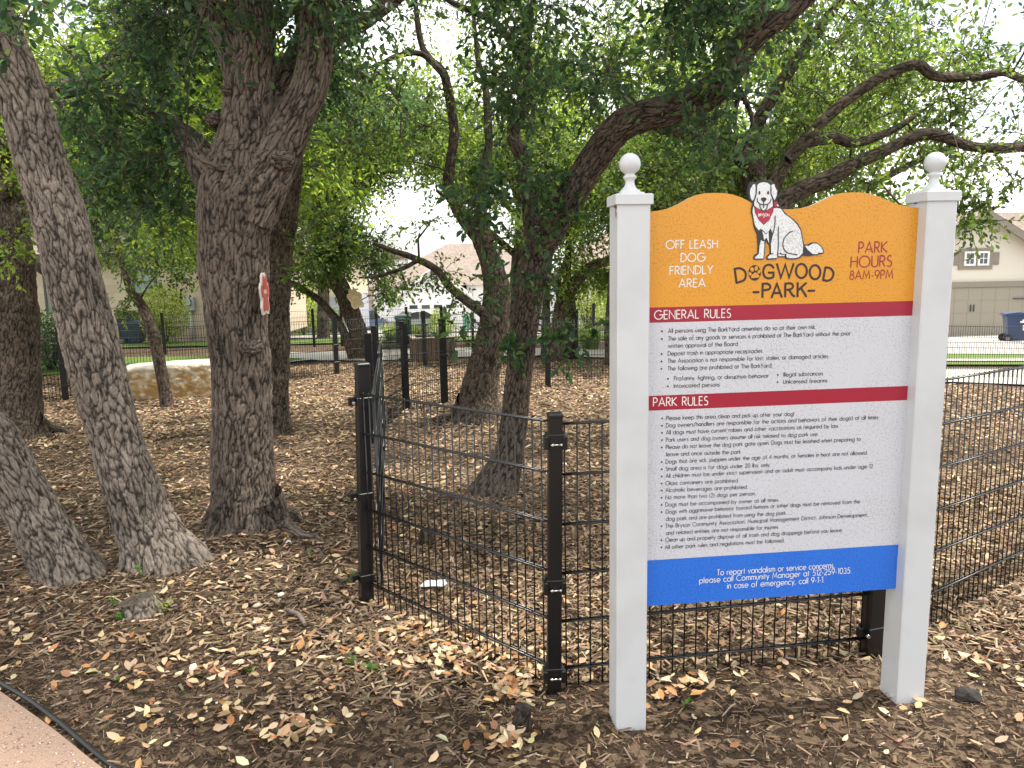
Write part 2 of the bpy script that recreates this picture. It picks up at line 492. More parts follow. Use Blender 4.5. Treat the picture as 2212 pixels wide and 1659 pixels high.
sheet('right_verge', edge((1820, 792), (2060, 792), (2212, 792), (2420, 792)), edge((1820, 769), (2060, 769), (2212, 770), (2420, 771)), .05, LAWNM, label='grass strip at the right behind the far fence', cat='verge')
sheet('right_sidewalk', edge((1820, 786), (2060, 786), (2212, 786), (2420, 786)), edge((1820, 780), (2060, 780), (2212, 780), (2420, 780)), .075, CONC, label='narrow sidewalk in the right grass strip', cat='sidewalk')
sheet('tan_house_driveway', [tuple(G(*p)[:2]) for p in ((1900, 742), (2060, 742), (2350, 744))], [(16.5, 38.3), (24.5, 38.3), (31, 38.3)], .055, CONC, label='pale driveway of the tan garage', cat='driveway')
sheet('gravel_path', [(.35, .9), (-.35, 1.55), (-.85, 1.97), (-1.43, 2.38), (-1.75, 2.63), (-2.09, 2.88), (-2.9, 3.42), (-5, 4.5)],
      [(-1.6, -.5), (-2.0, .2), (-2.5, .6), (-3, .9), (-3.4, 1.2), (-3.8, 1.6), (-4.6, 2.0), (-6.5, 3)], .03, PATHM, 60, 16, label='pinkish crushed granite path at the bottom left', cat='path')
e_pts = [(.37, .92), (-.33, 1.57), (-.83, 1.99), (-1.41, 2.40), (-1.73, 2.65), (-2.07, 2.90), (-2.88, 3.44), (-5, 4.52)]
from mathutils import geometry as _g
ep = []
for i in range(len(e_pts) - 1):
    a, b = np.array(e_pts[i]), np.array(e_pts[i + 1])
    p0 = np.array(e_pts[max(i - 1, 0)]); p3 = np.array(e_pts[min(i + 2, len(e_pts) - 1)])
    for tt in np.linspace(0, 1, 8, endpoint=False):
        q = .5 * ((2 * a) + (b - p0) * tt + (2 * p0 - 5 * a + 4 * b - p3) * tt ** 2 + (-p0 + 3 * a - 3 * b + p3) * tt ** 3)
        ep.append((q[0], q[1], float(gz(*q)) + .03 + .008 * math.sin(7 * q[0] + 3 * q[1])))
o = MB().tube(ep, .0095, 8).build('garden_edging', mat('black_plastic', (.012, .011, .01), .5))
tag(o, 'black plastic edging between gravel path and mulch', 'edging')

# ------------------------------------------------------------------ mulch: chips, dry leaves, limestone grit
def on_path(x, y):
    ex = np.interp(y, [.9, 1.55, 1.97, 2.38, 2.63, 2.88, 3.42, 4.5], [.35, -.35, -.85, -1.43, -1.75, -2.09, -2.9, -5])
    return (x < ex + .02) & (y < 4.5)
def paved(x, y):
    lawn = (x < -5) & (y > np.interp(x, [-24, -16, -10, -7.2, -5], [14.6, 15.4, 16, 16.3, 17.4]))
    walk = y > np.interp(x, [-5, -3.6, -.6, 1.5, 4, 7, 9.5, 14], [18.3, 18, 18.7, 18, 16.3, 13.4, 12.0, 10.5])
    return lawn | walk | on_path(x, y)
def scatter(n, y0, y1, spread=.8, pad=.8):
    u = rng.random(n)
    a, b = spread, pad                       # uniform over the wedge the photo sees, a step to either side too
    A = lambda y: a * y * y / 2 + b * y
    c = A(y0) + u * (A(y1) - A(y0))
    y = (-b + np.sqrt(b * b + 2 * a * c)) / a
    x = (rng.random(n) * 2 - 1) * (a * y + b)
    ok = ~paved(x, y)
    return x[ok], y[ok]
def pick(cols, p, n, jit=.22):
    p = (list(p) + [1] * len(cols))[:len(cols)]
    c = np.array(cols)[rng.choice(len(cols), n, p=np.array(p) / sum(p))]
    return np.clip(c * (1 + jit * rng.standard_normal((n, 1))) * (1 + .06 * rng.standard_normal((n, 3))), .008, .8)
def orient(n, tilt):
    yaw = rng.random(n) * 2 * np.pi; p = tilt * rng.standard_normal(n); r_ = tilt * rng.standard_normal(n)
    cy, sy, cp, sp, cr_, sr = np.cos(yaw), np.sin(yaw), np.cos(p), np.sin(p), np.cos(r_), np.sin(r_)
    ax = np.stack([cy * cp, sy * cp, sp], 1)
    ay = np.stack([-sy * cr_ - cy * sp * sr, cy * cr_ - sy * sp * sr, cp * sr], 1)
    return ax, ay, np.cross(ax, ay)
CHIPC = [(.13, .085, .05), (.22, .15, .092), (.065, .041, .026), (.36, .26, .165), (.035, .022, .015), (.23, .165, .112)]
def chips(x, y, L, Wd, p, tilt, lift):
    n = len(x)
    ax, ay, az = orient(n, tilt)
    c = np.stack([x, y, gz(x, y) + bump_z(x, y) + lift * rng.random(n)], 1)
    L = L[:, None] / 2; Wd = Wd[:, None] / 2; H = Wd * (.35 + .5 * rng.random((n, 1)))
    k = .45 + .5 * rng.random((n, 1)); sk = .35 * rng.standard_normal((n, 1))
    V = np.stack([c - ax * L - ay * Wd * k, c - ax * L * (1 + sk * .3) + ay * Wd * k + az * H * .3, c - ax * L * .8 + az * H,
                  c + ax * L - ay * Wd * k * .8, c + ax * L * (1 - sk * .3) + ay * Wd * k * .7, c + ax * L * .75 + az * H], 1)
    b = (np.arange(n) * 6)[:, None]
    Q = np.concatenate([b + np.array([[0, 3, 5, 2]]), b + np.array([[1, 2, 5, 4]])])
    T = np.concatenate([b + np.array([[0, 2, 1]]), b + np.array([[3, 4, 5]])])
    col = np.repeat(pick(CHIPC, p, n, .28), 6, 0)
    return V.reshape(-1, 3), Q, T, col
def join(parts):
    Vs, Qs, Ts, Cs = [], [], [], []; o = 0
    for V, Q, T, c in parts:
        Vs.append(V); Qs.append(Q + o); Ts.append(T + o); Cs.append(c); o += len(V)
    return np.concatenate(Vs), [np.concatenate(Qs), np.concatenate(Ts)], np.concatenate(Cs)
parts = []
fine = [5, 3, 5, 1.6, 4, 1]; mid = [4, 5, 2.5, 3.2, 1, 3]
x, y = scatter(46000, 1.2, 4.2); n = len(x)                     # fine shreds underfoot
parts.append(chips(x, y, rng.gamma(3, .0075, n) + .006, .0025 + .0035 * rng.random(n), fine, .25, .008))
x, y = scatter(9000, 1.2, 4.2); n = len(x)
parts.append(chips(x, y, .02 + .045 * rng.random(n), .006 + .010 * rng.random(n), [5, 4, 4, 1.3, 2, 2], .22, .012))
x, y = scatter(60000, 3.2, 8.5); q_ = np.stack([x * 1.1, y * 1.1, x * 0], 1); k = rng.random(len(x)) < .25 + 1.1 * vnoise(q_, 77); x, y = x[k], y[k]; n = len(x)
parts.append(chips(x, y, .025 + .055 * rng.random(n), .008 + .013 * rng.random(n), mid, .25, .018))
x, y = scatter(60000, 8, 17.5, .76); n = len(x)
parts.append(chips(x, y, .05 + .06 * rng.random(n), .016 + .022 * rng.random(n), mid, .25, .022))
# inside the fence behind the sign the chips lie thick and pale
x, y = scatter(42000, 2.75, 6.5); m_ = (x > -.9 + .15 * (y - 3.5)); m_ &= ~((x > .1) & (y < 2.85 + .12 * x)); x, y = x[m_], y[m_]; n = len(x)
parts.append(chips(x, y, .025 + .05 * rng.random(n), .008 + .012 * rng.random(n), [3, 5, 2, 4, .6, 4], .3, .025))
V, F, C = join(parts)
o = link('wood_chips', big_mesh('wood_chips', V, F, False, {'col': ('FLOAT_COLOR', C)}), LITTER)
tag(o, 'shredded bark and wood chip mulch covering the ground', 'mulch', kind='stuff')

def leaf_pieces(c, ax, ay, az, L, Wd, curl, col, fold=.25):
    n = len(c); L = L[:, None]; Wd = Wd[:, None] / 2; curl = curl[:, None]
    V = np.stack([c - ax * L * .5 + az * L * curl,
                  c - ax * L * .14 + ay * Wd + az * Wd * fold, c + ax * L * .24 + ay * Wd * .86 + az * (Wd * fold),
                  c + ax * L * .5 + az * L * curl,
                  c + ax * L * .24 - ay * Wd * .86 + az * (Wd * fold), c - ax * L * .14 - ay * Wd + az * Wd * fold], 1)
    b = (np.arange(n) * 6)[:, None]
    Q = np.concatenate([b + np.array([[0, 1, 2, 3]]), b + np.array([[0, 3, 4, 5]])])
    return V.reshape(-1, 3), Q, np.repeat(col, 6, 0)
LC = [(.50, .33, .18), (.42, .21, .085), (.60, .47, .29), (.30, .17, .09), (.54, .40, .24), (.27, .115, .04)]
xs, ys, hs_ = [], [], []
for n, a, b in ((420, 1.3, 3.4), (2200, 2.9, 6.5), (5500, 6, 12), (5000, 11, 17)):
    x, y = scatter(n, a, b); xs.append(x); ys.append(y); hs_.append(np.zeros(len(x)))
for px, py, sx, sy, n in ((630, 1600, 60, 28, 62), (470, 1460, 45, 20, 40), (310, 1590, 80, 25, 22), (470, 1560, 50, 15, 26), (330, 1470, 60, 25, 24), (1095, 1598, 34, 18, 40), (1105, 1508, 26, 26, 60), (1020, 1425, 90, 22, 90),
                          (900, 1365, 60, 20, 50), (1130, 1470, 40, 20, 50), (1480, 1500, 45, 18, 34), (960, 1400, 150, 30, 90), (560, 1350, 60, 25, 18), (690, 1395, 60, 25, 20), (2130, 1430, 40, 14, 16)):
    c = G(px, py); k = c[1] / FOC
    xs.append(c[0] + sx * k * rng.standard_normal(n)); ys.append(c[1] + sy * k * 1.7 * rng.standard_normal(n)); hs_.append(np.full(n, .028))
x, y, hh = np.concatenate(xs), np.concatenate(ys), np.concatenate(hs_)
ok = ~paved(x, y); x, y, hh = x[ok], y[ok], hh[ok]; n = len(x)
ax, ay, az = orient(n, .3)
c = np.stack([x, y, gz(x, y) + bump_z(x, y) + .012 + (hh + .008) * rng.random(n)], 1)
L = .028 + .034 * rng.random(n) + .004 * (y > 6); flip = np.where(rng.random(n) < .5, 1, -1)
V, Q, C = leaf_pieces(c, ax, ay, az, L, L * (.36 + .2 * rng.random(n)), .12 * rng.standard_normal(n) + .08, pick(LC, [5, 2.5, 3, 2, 4, .8], n, .18), .35)
o = link('fallen_leaves', big_mesh('fallen_leaves', V, Q, False, {'col': ('FLOAT_COLOR', C)}), DRYLEAF)
tag(o, 'tan and cream dry oak leaves scattered over the mulch', 'fallen leaves', kind='stuff')

x, y = scatter(2600, 1.3, 5.5); k = rng.random(len(x)) < .25 + .75 * np.exp(-((x + 1.0) ** 2 + (y - 3.1) ** 2) / .35)
x, y = x[k], y[k]; n = len(x)
ax, ay, az = orient(n, .5); s = (.0025 + .006 * rng.random(n) ** 2)[:, None]
c = np.stack([x, y, gz(x, y) + bump_z(x, y) + .008], 1)
V = np.stack([c + ax * s, c - ax * s * .8, c + ay * s * .8, c - ay * s, c + az * s * .7, c - az * s * .7], 1).reshape(-1, 3)
b = (np.arange(n) * 6)[:, None]
T = np.concatenate([b + np.array([t]) for t in ([0, 2, 4], [2, 1, 4], [1, 3, 4], [3, 0, 4], [2, 0, 5], [1, 2, 5], [3, 1, 5], [0, 3, 5])])
C = np.repeat(pick([(.62, .55, .45), (.5, .42, .33), (.68, .64, .58)], [3, 2, 2], n, .12), 6, 0)
o = link('limestone_grit', big_mesh('limestone_grit', V, T, False, {'col': ('FLOAT_COLOR', C)}), LITTER)
tag(o, 'tiny pale limestone grit sprinkled in the mulch', 'grit', kind='stuff')

n = 9000; yy = rng.uniform(1.2, 4, n); ex_ = np.interp(yy, [.9, 1.55, 1.97, 2.38, 2.63, 2.88, 3.42, 4.5], [.35, -.35, -.85, -1.43, -1.75, -2.09, -2.9, -5])
x = ex_ - .03 - 1.5 * rng.random(n) ** 1.3; y = yy; k = x > -.85 * y - .3; x, y = x[k], y[k]; n = len(x)
ax, ay, az = orient(n, .5); sz = (.0018 + .0055 * rng.random(n) ** 2)[:, None]
c = np.stack([x, y, gz(x, y) + .031], 1)
V = np.stack([c + ax * sz, c - ax * sz * .8, c + ay * sz * .8, c - ay * sz, c + az * sz * .7, c - az * sz * .7], 1).reshape(-1, 3)
b = (np.arange(n) * 6)[:, None]
T = np.concatenate([b + np.array([t]) for t in ([0, 2, 4], [2, 1, 4], [1, 3, 4], [3, 0, 4], [2, 0, 5], [1, 2, 5], [3, 1, 5], [0, 3, 5])])
C = np.repeat(pick([(.42, .31, .24), (.33, .22, .16), (.5, .42, .35), (.24, .16, .12)], [3, 3, 2, 1], n, .15), 6, 0)
o = link('granite_grit', big_mesh('granite_grit', V, T, False, {'col': ('FLOAT_COLOR', C)}), LITTER)
tag(o, 'loose pink granite grit on the gravel path', 'grit', kind='stuff')
# ================================================================== FENCES
def fence_panel(a, b, h, near, root, base=None, name='mesh_panel', clear=0.05):
    """double wire mesh between posts a and b ((x, y)); local to root"""
    o3 = np.array(root.location)
    a = np.array(a, float); b = np.array(b, float); Lg = np.linalg.norm(b - a); u = (b - a) / Lg; nrm = np.array([-u[1], u[0]])
    mb = MB(); n = int(Lg / .05)
    rv, rh = (.0032, .0042) if near else (.0040, .0050)
    k = 6 if near else 4
    zb = lambda s: float(gz(*(a + u * s))) if base is None else base[0] + (base[1] - base[0]) * s / Lg
    for i in range(n + 1):
        s = (i + .5) * Lg / (n + 1); p = a + u * s; z = zb(s)
        mb.tube([(p[0] - o3[0], p[1] - o3[1], z + .004 - o3[2]), (p[0] - o3[0], p[1] - o3[1], z + h + (.003 if near else .0) - o3[2])], rv, k)
    rows = [h - .006 - .2 * j for j in range(int(h / .2) + 1) if h - .2 * j > .05]
    for z in rows:
        for sd in (-1, 1):
            off = nrm * (rv + rh) * sd
            mb.tube([(a[0] + off[0] - o3[0], a[1] + off[1] - o3[1], zb(0) + z - o3[2]), (b[0] + off[0] - o3[0], b[1] + off[1] - o3[1], zb(Lg) + z - o3[2])], rh, k)
    return mb.build(name, BLACK if near else BLACK_DULL, root)

def post(p, h, wx, wy, rz, root, near, cap=True, clamps=(), lean=(0, 0), clamp_sides=(1,), z0=None):
    o3 = np.array(root.location); z = float(gz(*p)) if z0 is None else z0
    c = (p[0] - o3[0], p[1] - o3[1], z - o3[2])
    mb = MB(); M = Matrix(((1, 0, lean[0]), (0, 1, lean[1]), (0, 0, 1)))
    mb.box((c[0] + lean[0] * h / 2, c[1] + lean[1] * h / 2, c[2] + h / 2 - .05), (wx, wy, h + .1), rz, M=M, bev=.004 if near else 0)
    o = mb.build('post', BLACK if near else BLACK_DULL, root)
    if cap:
        MB().box((c[0] + lean[0] * h, c[1] + lean[1] * h, c[2] + h + .006), (wx + .006, wy + .006, .014), rz, bev=.005 if near else 0).build('post_cap', BLACK if near else BLACK_DULL, o)
    cz, sz = math.cos(rz), math.sin(rz)
    for hc in clamps:
        q = MB(); zz = c[2] + hc
        q.box((c[0] + lean[0] * hc, c[1], zz), (wx + .012, wy + .012, .04), rz, bev=.003)
        for sd in clamp_sides:
            fx = sd * (wx / 2 + .022) if abs(sd) == 1 else 0
            fy = 0 if abs(sd) == 1 else (1 if sd > 0 else -1) * (wy / 2 + .018)
            q.box((c[0] + lean[0] * hc + fx * cz - fy * sz, c[1] + fx * sz + fy * cz, zz), (.034, .022, .038), rz, bev=.002)
        cl_ = q.build('clamp', BLACK, o)
        s_ = MB()
        for sd in clamp_sides:
            fx = sd * (wx / 2 + .026) if abs(sd) == 1 else 0
            fy = -(wy / 2 + .012) if abs(sd) == 1 else -(wy / 2 + .03)
            px_, py_ = c[0] + lean[0] * hc + fx * cz - fy * sz, c[1] + fx * sz + fy * cz
            dn = np.array([sz, -cz, 0])
            s_.tube([(px_, py_, zz), tuple(np.array([px_, py_, zz]) + dn * .012)], .008, 8)
        s_.build('bolt', STEEL, cl_)
    return o

def front_clamp(p, wx, wy, rz, hc, root_post, root, z0, lean=0.):
    """two lugs drawn together by a bolt across the post's face"""
    o3 = np.array(root.location); c = np.array([p[0] - o3[0] + lean * hc, p[1] - o3[1], z0 - o3[2] + hc])
    cz, sz = math.cos(rz), math.sin(rz)
    W_ = lambda x, y, z: (c[0] + x * cz - y * sz, c[1] + x * sz + y * cz, c[2] + z)
    q = MB()
    q.box(W_(0, 0, .012), (wx + .014, wy + .01, .024), rz, bev=.002)
    for s in (-1, 1): q.box(W_(s * (wx / 2 + .006), -wy * .3, -.006), (.018, wy * .9, .05), rz, bev=.003)
    cl_ = q.build('clamp', BLACK, root_post)
    b = MB(); f_ = -wy / 2 - .012
    b.tube([W_(-wx * .33, f_, -.014), W_(wx * .33, f_, -.014)], .0035, 8)
    for s in (-.27, .3): b.tube([W_(wx * s, f_, -.014), W_(wx * s + .008, f_, -.014)], .0075, 6)
    b.build('bolt', STEEL, cl_)

P1, P2, P3 = G(785, 1300), G(1197, 1495), G(1890, 1425)
P1, P2, P3 = [np.array(p[:2]) + np.array(d) for p, d in ((P1, (.005, .05)), (P2, (0, .03)), (P3, (.0, .04)))]
fa = thing('mesh_fence', 'near black double wire mesh fence turning a corner behind the sign', 'fence', (*P2, float(gz(*P2))))
rz12 = math.atan2(*(P2 - P1)[::-1])
q1 = post(P1, 1.235, .066, .066, .45, fa, True, clamps=(1.055, .56, .12), clamp_sides=(-1,), lean=(.030, 0))
q2 = post(P2, 1.115, .055, .055, .05, fa, True, lean=(.014, 0))
for hc in (1.025, .445, .075): front_clamp(P2, .058, .058, .05, hc, q2, fa, float(gz(*P2)), .014)
q3 = post(P3, 1.10, .075, .06, .3, fa, True, clamps=(.12,), clamp_sides=(-1, 1))
fence_panel(P1 + (P2 - P1) * .03, P2 - (P2 - P1) * .02, 1.10, True, fa)
fence_panel(P2 + (P3 - P2) * .02, P3 - (P3 - P2) * .02, 1.09, True, fa)
P3e = P3 + np.array([2.2, 1.52]); P3f = P3e + np.array([2.2, 1.5])
fence_panel(P3 + (P3e - P3) * .012, P3e, 1.17, True, fa)
post(P3e, 1.2, .06, .06, .6, fa, True); fence_panel(P3e, P3f, 1.17, True, fa); post(P3f, 1.2, .06, .06, .6, fa, True)

# the panel running straight away from the corner post, seen almost edge-on
PA = at(805, 870, 3.9)[:2]; PB = at(819, 800, 6.4)[:2]; PC = at(827, 800, 9.1)[:2]
fb = thing('mesh_fence', 'black mesh fence seen edge-on, running away from the tall corner post', 'fence', (*PB, float(gz(*PB))))
fence_panel(PA, PB, 1.06, True, fb); fence_panel(PB + (PB - PA) * .004, PC, 1.10, True, fb)
p4f, p4 = G(806, 958)[:2], G(817, 920)[:2]
post(p4f, 1.17, .075, .06, .0, fb, True, clamps=(.72,), clamp_sides=(-1,))
post(p4, 1.20, .07, .06, .0, fb, True, clamps=(1.0,), clamp_sides=(-1,))
# on from there behind the oaks
P5, P6, P9 = G(878, 889)[:2], G(960, 871)[:2], G(1184, 836)[:2]
fc = thing('mesh_fence', 'black mesh fence passing behind the stout oak to the sign', 'fence', (*P6, float(gz(*P6))))
H5 = 1.19
fence_panel(PC + np.array([.02, .0]), P5, 1.15, False, fc)
fence_panel(P5, P6, 1.17, False, fc); fence_panel(P6, P9, 1.15, False, fc)
P10 = P9 + np.array([2.5, .55]); P11 = P10 + np.array([2.5, .5]); P12 = np.array([8.4, 14.2]); P13 = np.array([11.0, 14.6]); P14 = np.array([14., 15.2])
for p in (P5, P6): post(p, 1.21, .1, .07, .15, fc, False, clamps=(.7,), clamp_sides=(1,))
post(P9, 1.17, .085, .06, .1, fc, False)
fence_panel(P9, P10, 1.12, False, fc); fence_panel(P10, P11, 1.05, False, fc)
for p in (P10, P11): post(p, 1.15, .06, .06, .1, fc, False)
fe = thing('mesh_fence', 'low dark mesh fence at the right before the grass and street', 'fence', (*P12, float(gz(*P12))))
fence_panel(P11, P12, .98, False, fe); fence_panel(P12, P13, .98, False, fe); fence_panel(P13, P14, .98, False, fe)
for p in (P12 - np.array([.55, .1]), P14): post(p, 1.02, .06, .06, .1, fe, False)
# fence left, behind the block and lawn edge
L1, L3 = G(143, 868)[:2], G(728, 810)[:2]
L2 = (L1 + L3) / 2; L0 = L1 + (L1 - L2) * .95; P7, P8 = G(918, 791)[:2], G(1023, 779)[:2]
fl = thing('mesh_fence', 'black mesh fence behind the limestone block and the big forked oak', 'fence', (*L1, float(gz(*L1))))
fence_panel(L0, L1, 1.10, False, fl); fence_panel(L1, L2, 1.10, False, fl); fence_panel(L2, L3, 1.10, False, fl)
for p, ww in ((L0, .08), (L1, .09), (L2, .07), (L3, .085)): post(p, 1.16, ww, .07, .5, fl, False, clamps=(.25, .6), clamp_sides=(1,))
LM = (L3 + P7) / 2
fence_panel(L3, LM, 1.10, False, fl); fence_panel(LM, P7, 1.1, False, fl); fence_panel(P7, P8, 1.1, False, fl)
post(P7, 1.2, .085, .07, .1, fl, False, clamps=(.2, .9), clamp_sides=(1,)); post(P8, 1.12, .07, .06, .1, fl, False)
P8b = P8 + np.array([2.4, -.2]); fence_panel(P8, P8b, 1.1, False, fl); post(P8b, 1.12, .07, .06, .1, fl, False)
# far fence along the path
ff = thing('mesh_fence', 'far black mesh fence between the path and the street', 'fence', (-6.1, 23.7, float(gz(-6.1, 23.7))))
FP = [(-21.5, 18.6), (-17, 19.4), (-13.2, 20.4), G(357, 766)[:2], (-7.9, 22.7), G(679, 749)[:2], G(740, 748)[:2], (-4.2, 24.0), G(880, 744)[:2], (-2.2, 24.4), (0.2, 24.5), (2.6, 24.2)]
for a, b in zip(FP[:-1], FP[1:]): fence_panel(a, b, 1.12, False, ff)
for p in FP: post(p, 1.17, .085, .07, .3, ff, False)
# ================================================================== THE SIGN
SIGN_YAW = R(6.6)
SU = np.array([math.cos(SIGN_YAW), math.sin(SIGN_YAW), 0]); SN = np.array([math.sin(SIGN_YAW), -math.cos(SIGN_YAW), 0])   # along the board, out of its face
K_S = 0.8000
SO = np.array([.5958 * K_S, 3.2965 * K_S, 0.0])
BW = 1.2 * K_S
def P(x, y):
    """photo point -> metres along and up the sign board"""
    d = ray(x, y); c0 = np.array([0, 0, CAM_H])
    s = (SO - c0) @ SN / (d @ SN)
    q = c0 + s * d - SO
    return float(q @ SU), float(q[2])
sign = thing('park_sign', 'white posted park rules sign with orange wavy header and dog emblem', 'sign', SO, SIGN_YAW)
# local axes of the thing: x along the board, -y out of the face, z up
PW = .111; LXC = -.017 - PW / 2; RXC = BW + PW / 2
def zof(x, y, lx):
    """height on the front face line (board plane moved out by half a post) at local x"""
    d = ray(x, y); c0 = np.array([0, 0, CAM_H]); s = (SO + SN * PW / 2 - c0) @ SN / (d @ SN)
    return float((c0 + s * d)[2])
RUST = (.16, .055, .03)
def sign_post(xc, ztop, rust):
    mb = MB(); zg = float(gz(*(SO + SU * xc)[:2]))
    mb.box((xc, 0, (ztop + zg - .3) / 2), (PW, PW, ztop - zg + .3), bev=.004)
    o = mb.build('post', WHITE, sign)
    c = MB(); c.box((xc, 0, ztop - .002), (PW + .016, PW + .016, .034), bev=.003); c.box((xc, 0, ztop + .018), (PW * .72, PW * .72, .008), bev=.002)
    cp = c.build('post_cap', WHITE, o)
    f = MB(); z = ztop + .02
    f.lathe([(.036, 0), (.036, .004), (.031, .010), (.022, .018), (.0165, .028), (.0145, .038), (.0155, .044), (.0215, .050), (.0225, .053), (.020, .057), (.016, .060), (.0165, .063)] + [(.0355 * math.sin(a), .0955 - .0355 * math.cos(a)) for a in np.linspace(.5, 3.1, 18)] + [(.0008, .1311)], 40, (xc, 0, z))
    f.build('finial', WHITE, cp)
    if rust:
        r_ = MB()
        for (u, v, w_, h_) in rust:
            pts = [(u + w_ * math.cos(a) * (.7 + .5 * random.random()), v + h_ * math.sin(a) * (.7 + .5 * random.random())) for a in np.linspace(0, 2 * math.pi, 11)[:-1]]
            r_.add([(xc - PW / 2 - .0006, p[0], ztop + p[1]) for p in pts], [tuple(range(10))])
        r_.build('rust_stain', mat('rust', RUST, .9, noise=(90, (.32, .15, .09), .4, .7)), o)
    return o
zl = zof(1411, 428, 0); zr = zof(2066, 421, 0)
sign_post(LXC, zl, [(-.03, -.045, .006, .016), (-.035, -.028, .012, .007), (-.045, -.05, .003, .008), (-.018, -.024, .016, .004), (-.05, -.062, .002, .005)])
sign_post(RXC, zr, [(.012, -.022, .01, .003)])

def speck(name, col, dark, amount, scale=150):
    m = bpy.data.materials.new(name); m.use_nodes = True
    t = m.node_tree; b = t.nodes['Principled BSDF']; L = t.links.new
    b.inputs['Roughness'].default_value = .3; b.inputs['Specular IOR Level'].default_value = .35
    co = t.nodes.new('ShaderNodeTexCoord')
    n = t.nodes.new('ShaderNodeTexNoise'); n.inputs['Scale'].default_value = scale; n.inputs['Detail'].default_value = 2.5; n.inputs['Roughness'].default_value = .55
    n2 = t.nodes.new('ShaderNodeTexNoise'); n2.inputs['Scale'].default_value = 5; n2.inputs['Detail'].default_value = 2
    L(co.outputs['Object'], n.inputs['Vector']); L(co.outputs['Object'], n2.inputs['Vector'])
    a = t.nodes.new('ShaderNodeMath'); a.operation = 'MULTIPLY_ADD'; a.inputs[1].default_value = .22
    L(n2.outputs['Fac'], a.inputs[0]); L(n.outputs['Fac'], a.inputs[2])
    r_ = t.nodes.new('ShaderNodeValToRGB'); r_.color_ramp.elements[0].position = .655; r_.color_ramp.elements[1].position = .72
    r_.color_ramp.elements[0].color = (*col, 1); r_.color_ramp.elements[1].color = (*[c * (1 - amount) + d * amount for c, d in zip(col, dark)], 1)
    L(a.outputs[0], r_.inputs['Fac']); L(r_.outputs['Color'], b.inputs['Base Color'])
    return m
ORANGE = speck('header_orange', (.72, .315, .03), (.45, .19, .02), .55)
CRIM = speck('band_crimson', (.36, .020, .042), (.28, .03, .04), .5)
PAPER = speck('rules_white', (.60, .60, .63), (.40, .385, .38), .6)
BLUE = speck('footer_blue', (.035, .17, .66), (.02, .10, .45), .6)
EDGE = mat('board_edge', (.5, .5, .48), .5)
INKW = mat('ink_white', (.78, .76, .72), .4); INKR = mat('ink_red', (.34, .018, .03), .4)
INKK = mat('ink_black', (.03, .012, .012), .4); INKG = mat('ink_charcoal', (.02, .016, .024), .5)
DOGW = speck('dog_white', (.76, .76, .75), (.42, .41, .40), .6); DOGK = mat('dog_black', (.022, .022, .026), .4); DOGR = speck('bandana_red', (.42, .028, .05), (.3, .03, .05), .4)
zA = lambda x, y: (1289.2 + .372 * x, 329.2 + .372 * y)      # enlargements of the photo used for measuring
zB = lambda x, y: (1371.5 + .2852 * x, 630.9 + .2852 * y)
zC = lambda x, y: (1371.5 + .2852 * x, 822.9 + .2852 * y)
zD = lambda x, y: (1371.5 + .2852 * x, 1042.3 + .2852 * y)
zE = lambda x, y: (1536.1 + .16866 * x, 378.5 + .16866 * y)
mean = lambda a, b: (P(*a)[1] + P(*b)[1]) / 2
z_or = mean((1404, 664), (1969, 649.8)); z_g = mean((1403, 697), (1967, 681.4)); z_p = mean((1401.3, 854.3), (1957.3, 833.3))
z_pb = mean((1401, 886.2), (1955.6, 863.7)); z_bl = mean((1398.9, 1209.4), (1938.2, 1174.6)); z_bot = mean((1398.9, 1308.1), (1932.8, 1269.3))
top = [P(*zA(*q)) for q in ((318, 343), (360, 338), (410, 327), (450, 311), (490, 290), (535, 264), (580, 247), (630, 238), (685, 236), (740, 238), (790, 247), (840, 265), (893, 292))]
top2 = [P(*zA(*q)) for q in ((1075, 331), (1130, 331), (1185, 324), (1235, 312), (1280, 291), (1325, 267), (1375, 246), (1425, 236), (1480, 233), (1535, 234), (1590, 244), (1640, 262), (1690, 283), (1740, 303), (1800, 316), (1866, 323))]
BT = .014; x0b, x1b = -.03, BW + .002
bd = MB()
def slab(poly, m): bd.prism(poly, -BT / 2, BT / 2, 'y', m, 5)
slab([(x0b, z_or), (x1b, z_or), (x1b, top2[-1][1])] + top2[::-1] + top[::-1] + [(x0b, top[0][1] - .004)], 0)
for a, b, m in ((z_g, z_or, 1), (z_p, z_g, 2), (z_pb, z_p, 1), (z_bl, z_pb, 2), (z_bot, z_bl, 3)):
    slab([(x0b, a + .0002), (x1b, a + .0002), (x1b, b - .0002), (x0b, b - .0002)], m)
board = bd.build('board', [ORANGE, CRIM, PAPER, BLUE, EDGE, EDGE], sign)

# ---- stroke lettering (geometric sans, drawn as pen strokes; units: capital height 1)
def arc(cx, cy, rx, ry, a0, a1, n=14):
    return [(cx + rx * math.cos(R(a)), cy + ry * math.sin(R(a))) for a in np.linspace(a0, a1, n)]
XH, AS, DS = .64, 1.03, -.30
rb = XH / 2
GL = {}
def gl(ch, w_, *st): GL[ch] = (w_, st)
gl(' ', .30)
gl('A', .74, [(0, 0), (.37, 1), (.74, 0)], [(.13, .32), (.61, .32)])
gl('B', .5, [(0, 0), (0, 1), (.22, 1)] + arc(.22, .77, .22, .23, 90, -90, 8) + [(0, .54)], [(.2, .54)] + arc(.24, .27, .26, .27, 90, -90, 8) + [(0, 0)])
gl('C', .8, arc(.5, .5, .5, .51, 48, 312, 18))
gl('D', .66, [(0, 0), (0, 1), (.18, 1)] + arc(.18, .5, .48, .5, 90, -90, 14) + [(0, 0)])
gl('E', .42, [(.42, 1), (0, 1), (0, 0), (.42, 0)], [(0, .54), (.4, .54)])
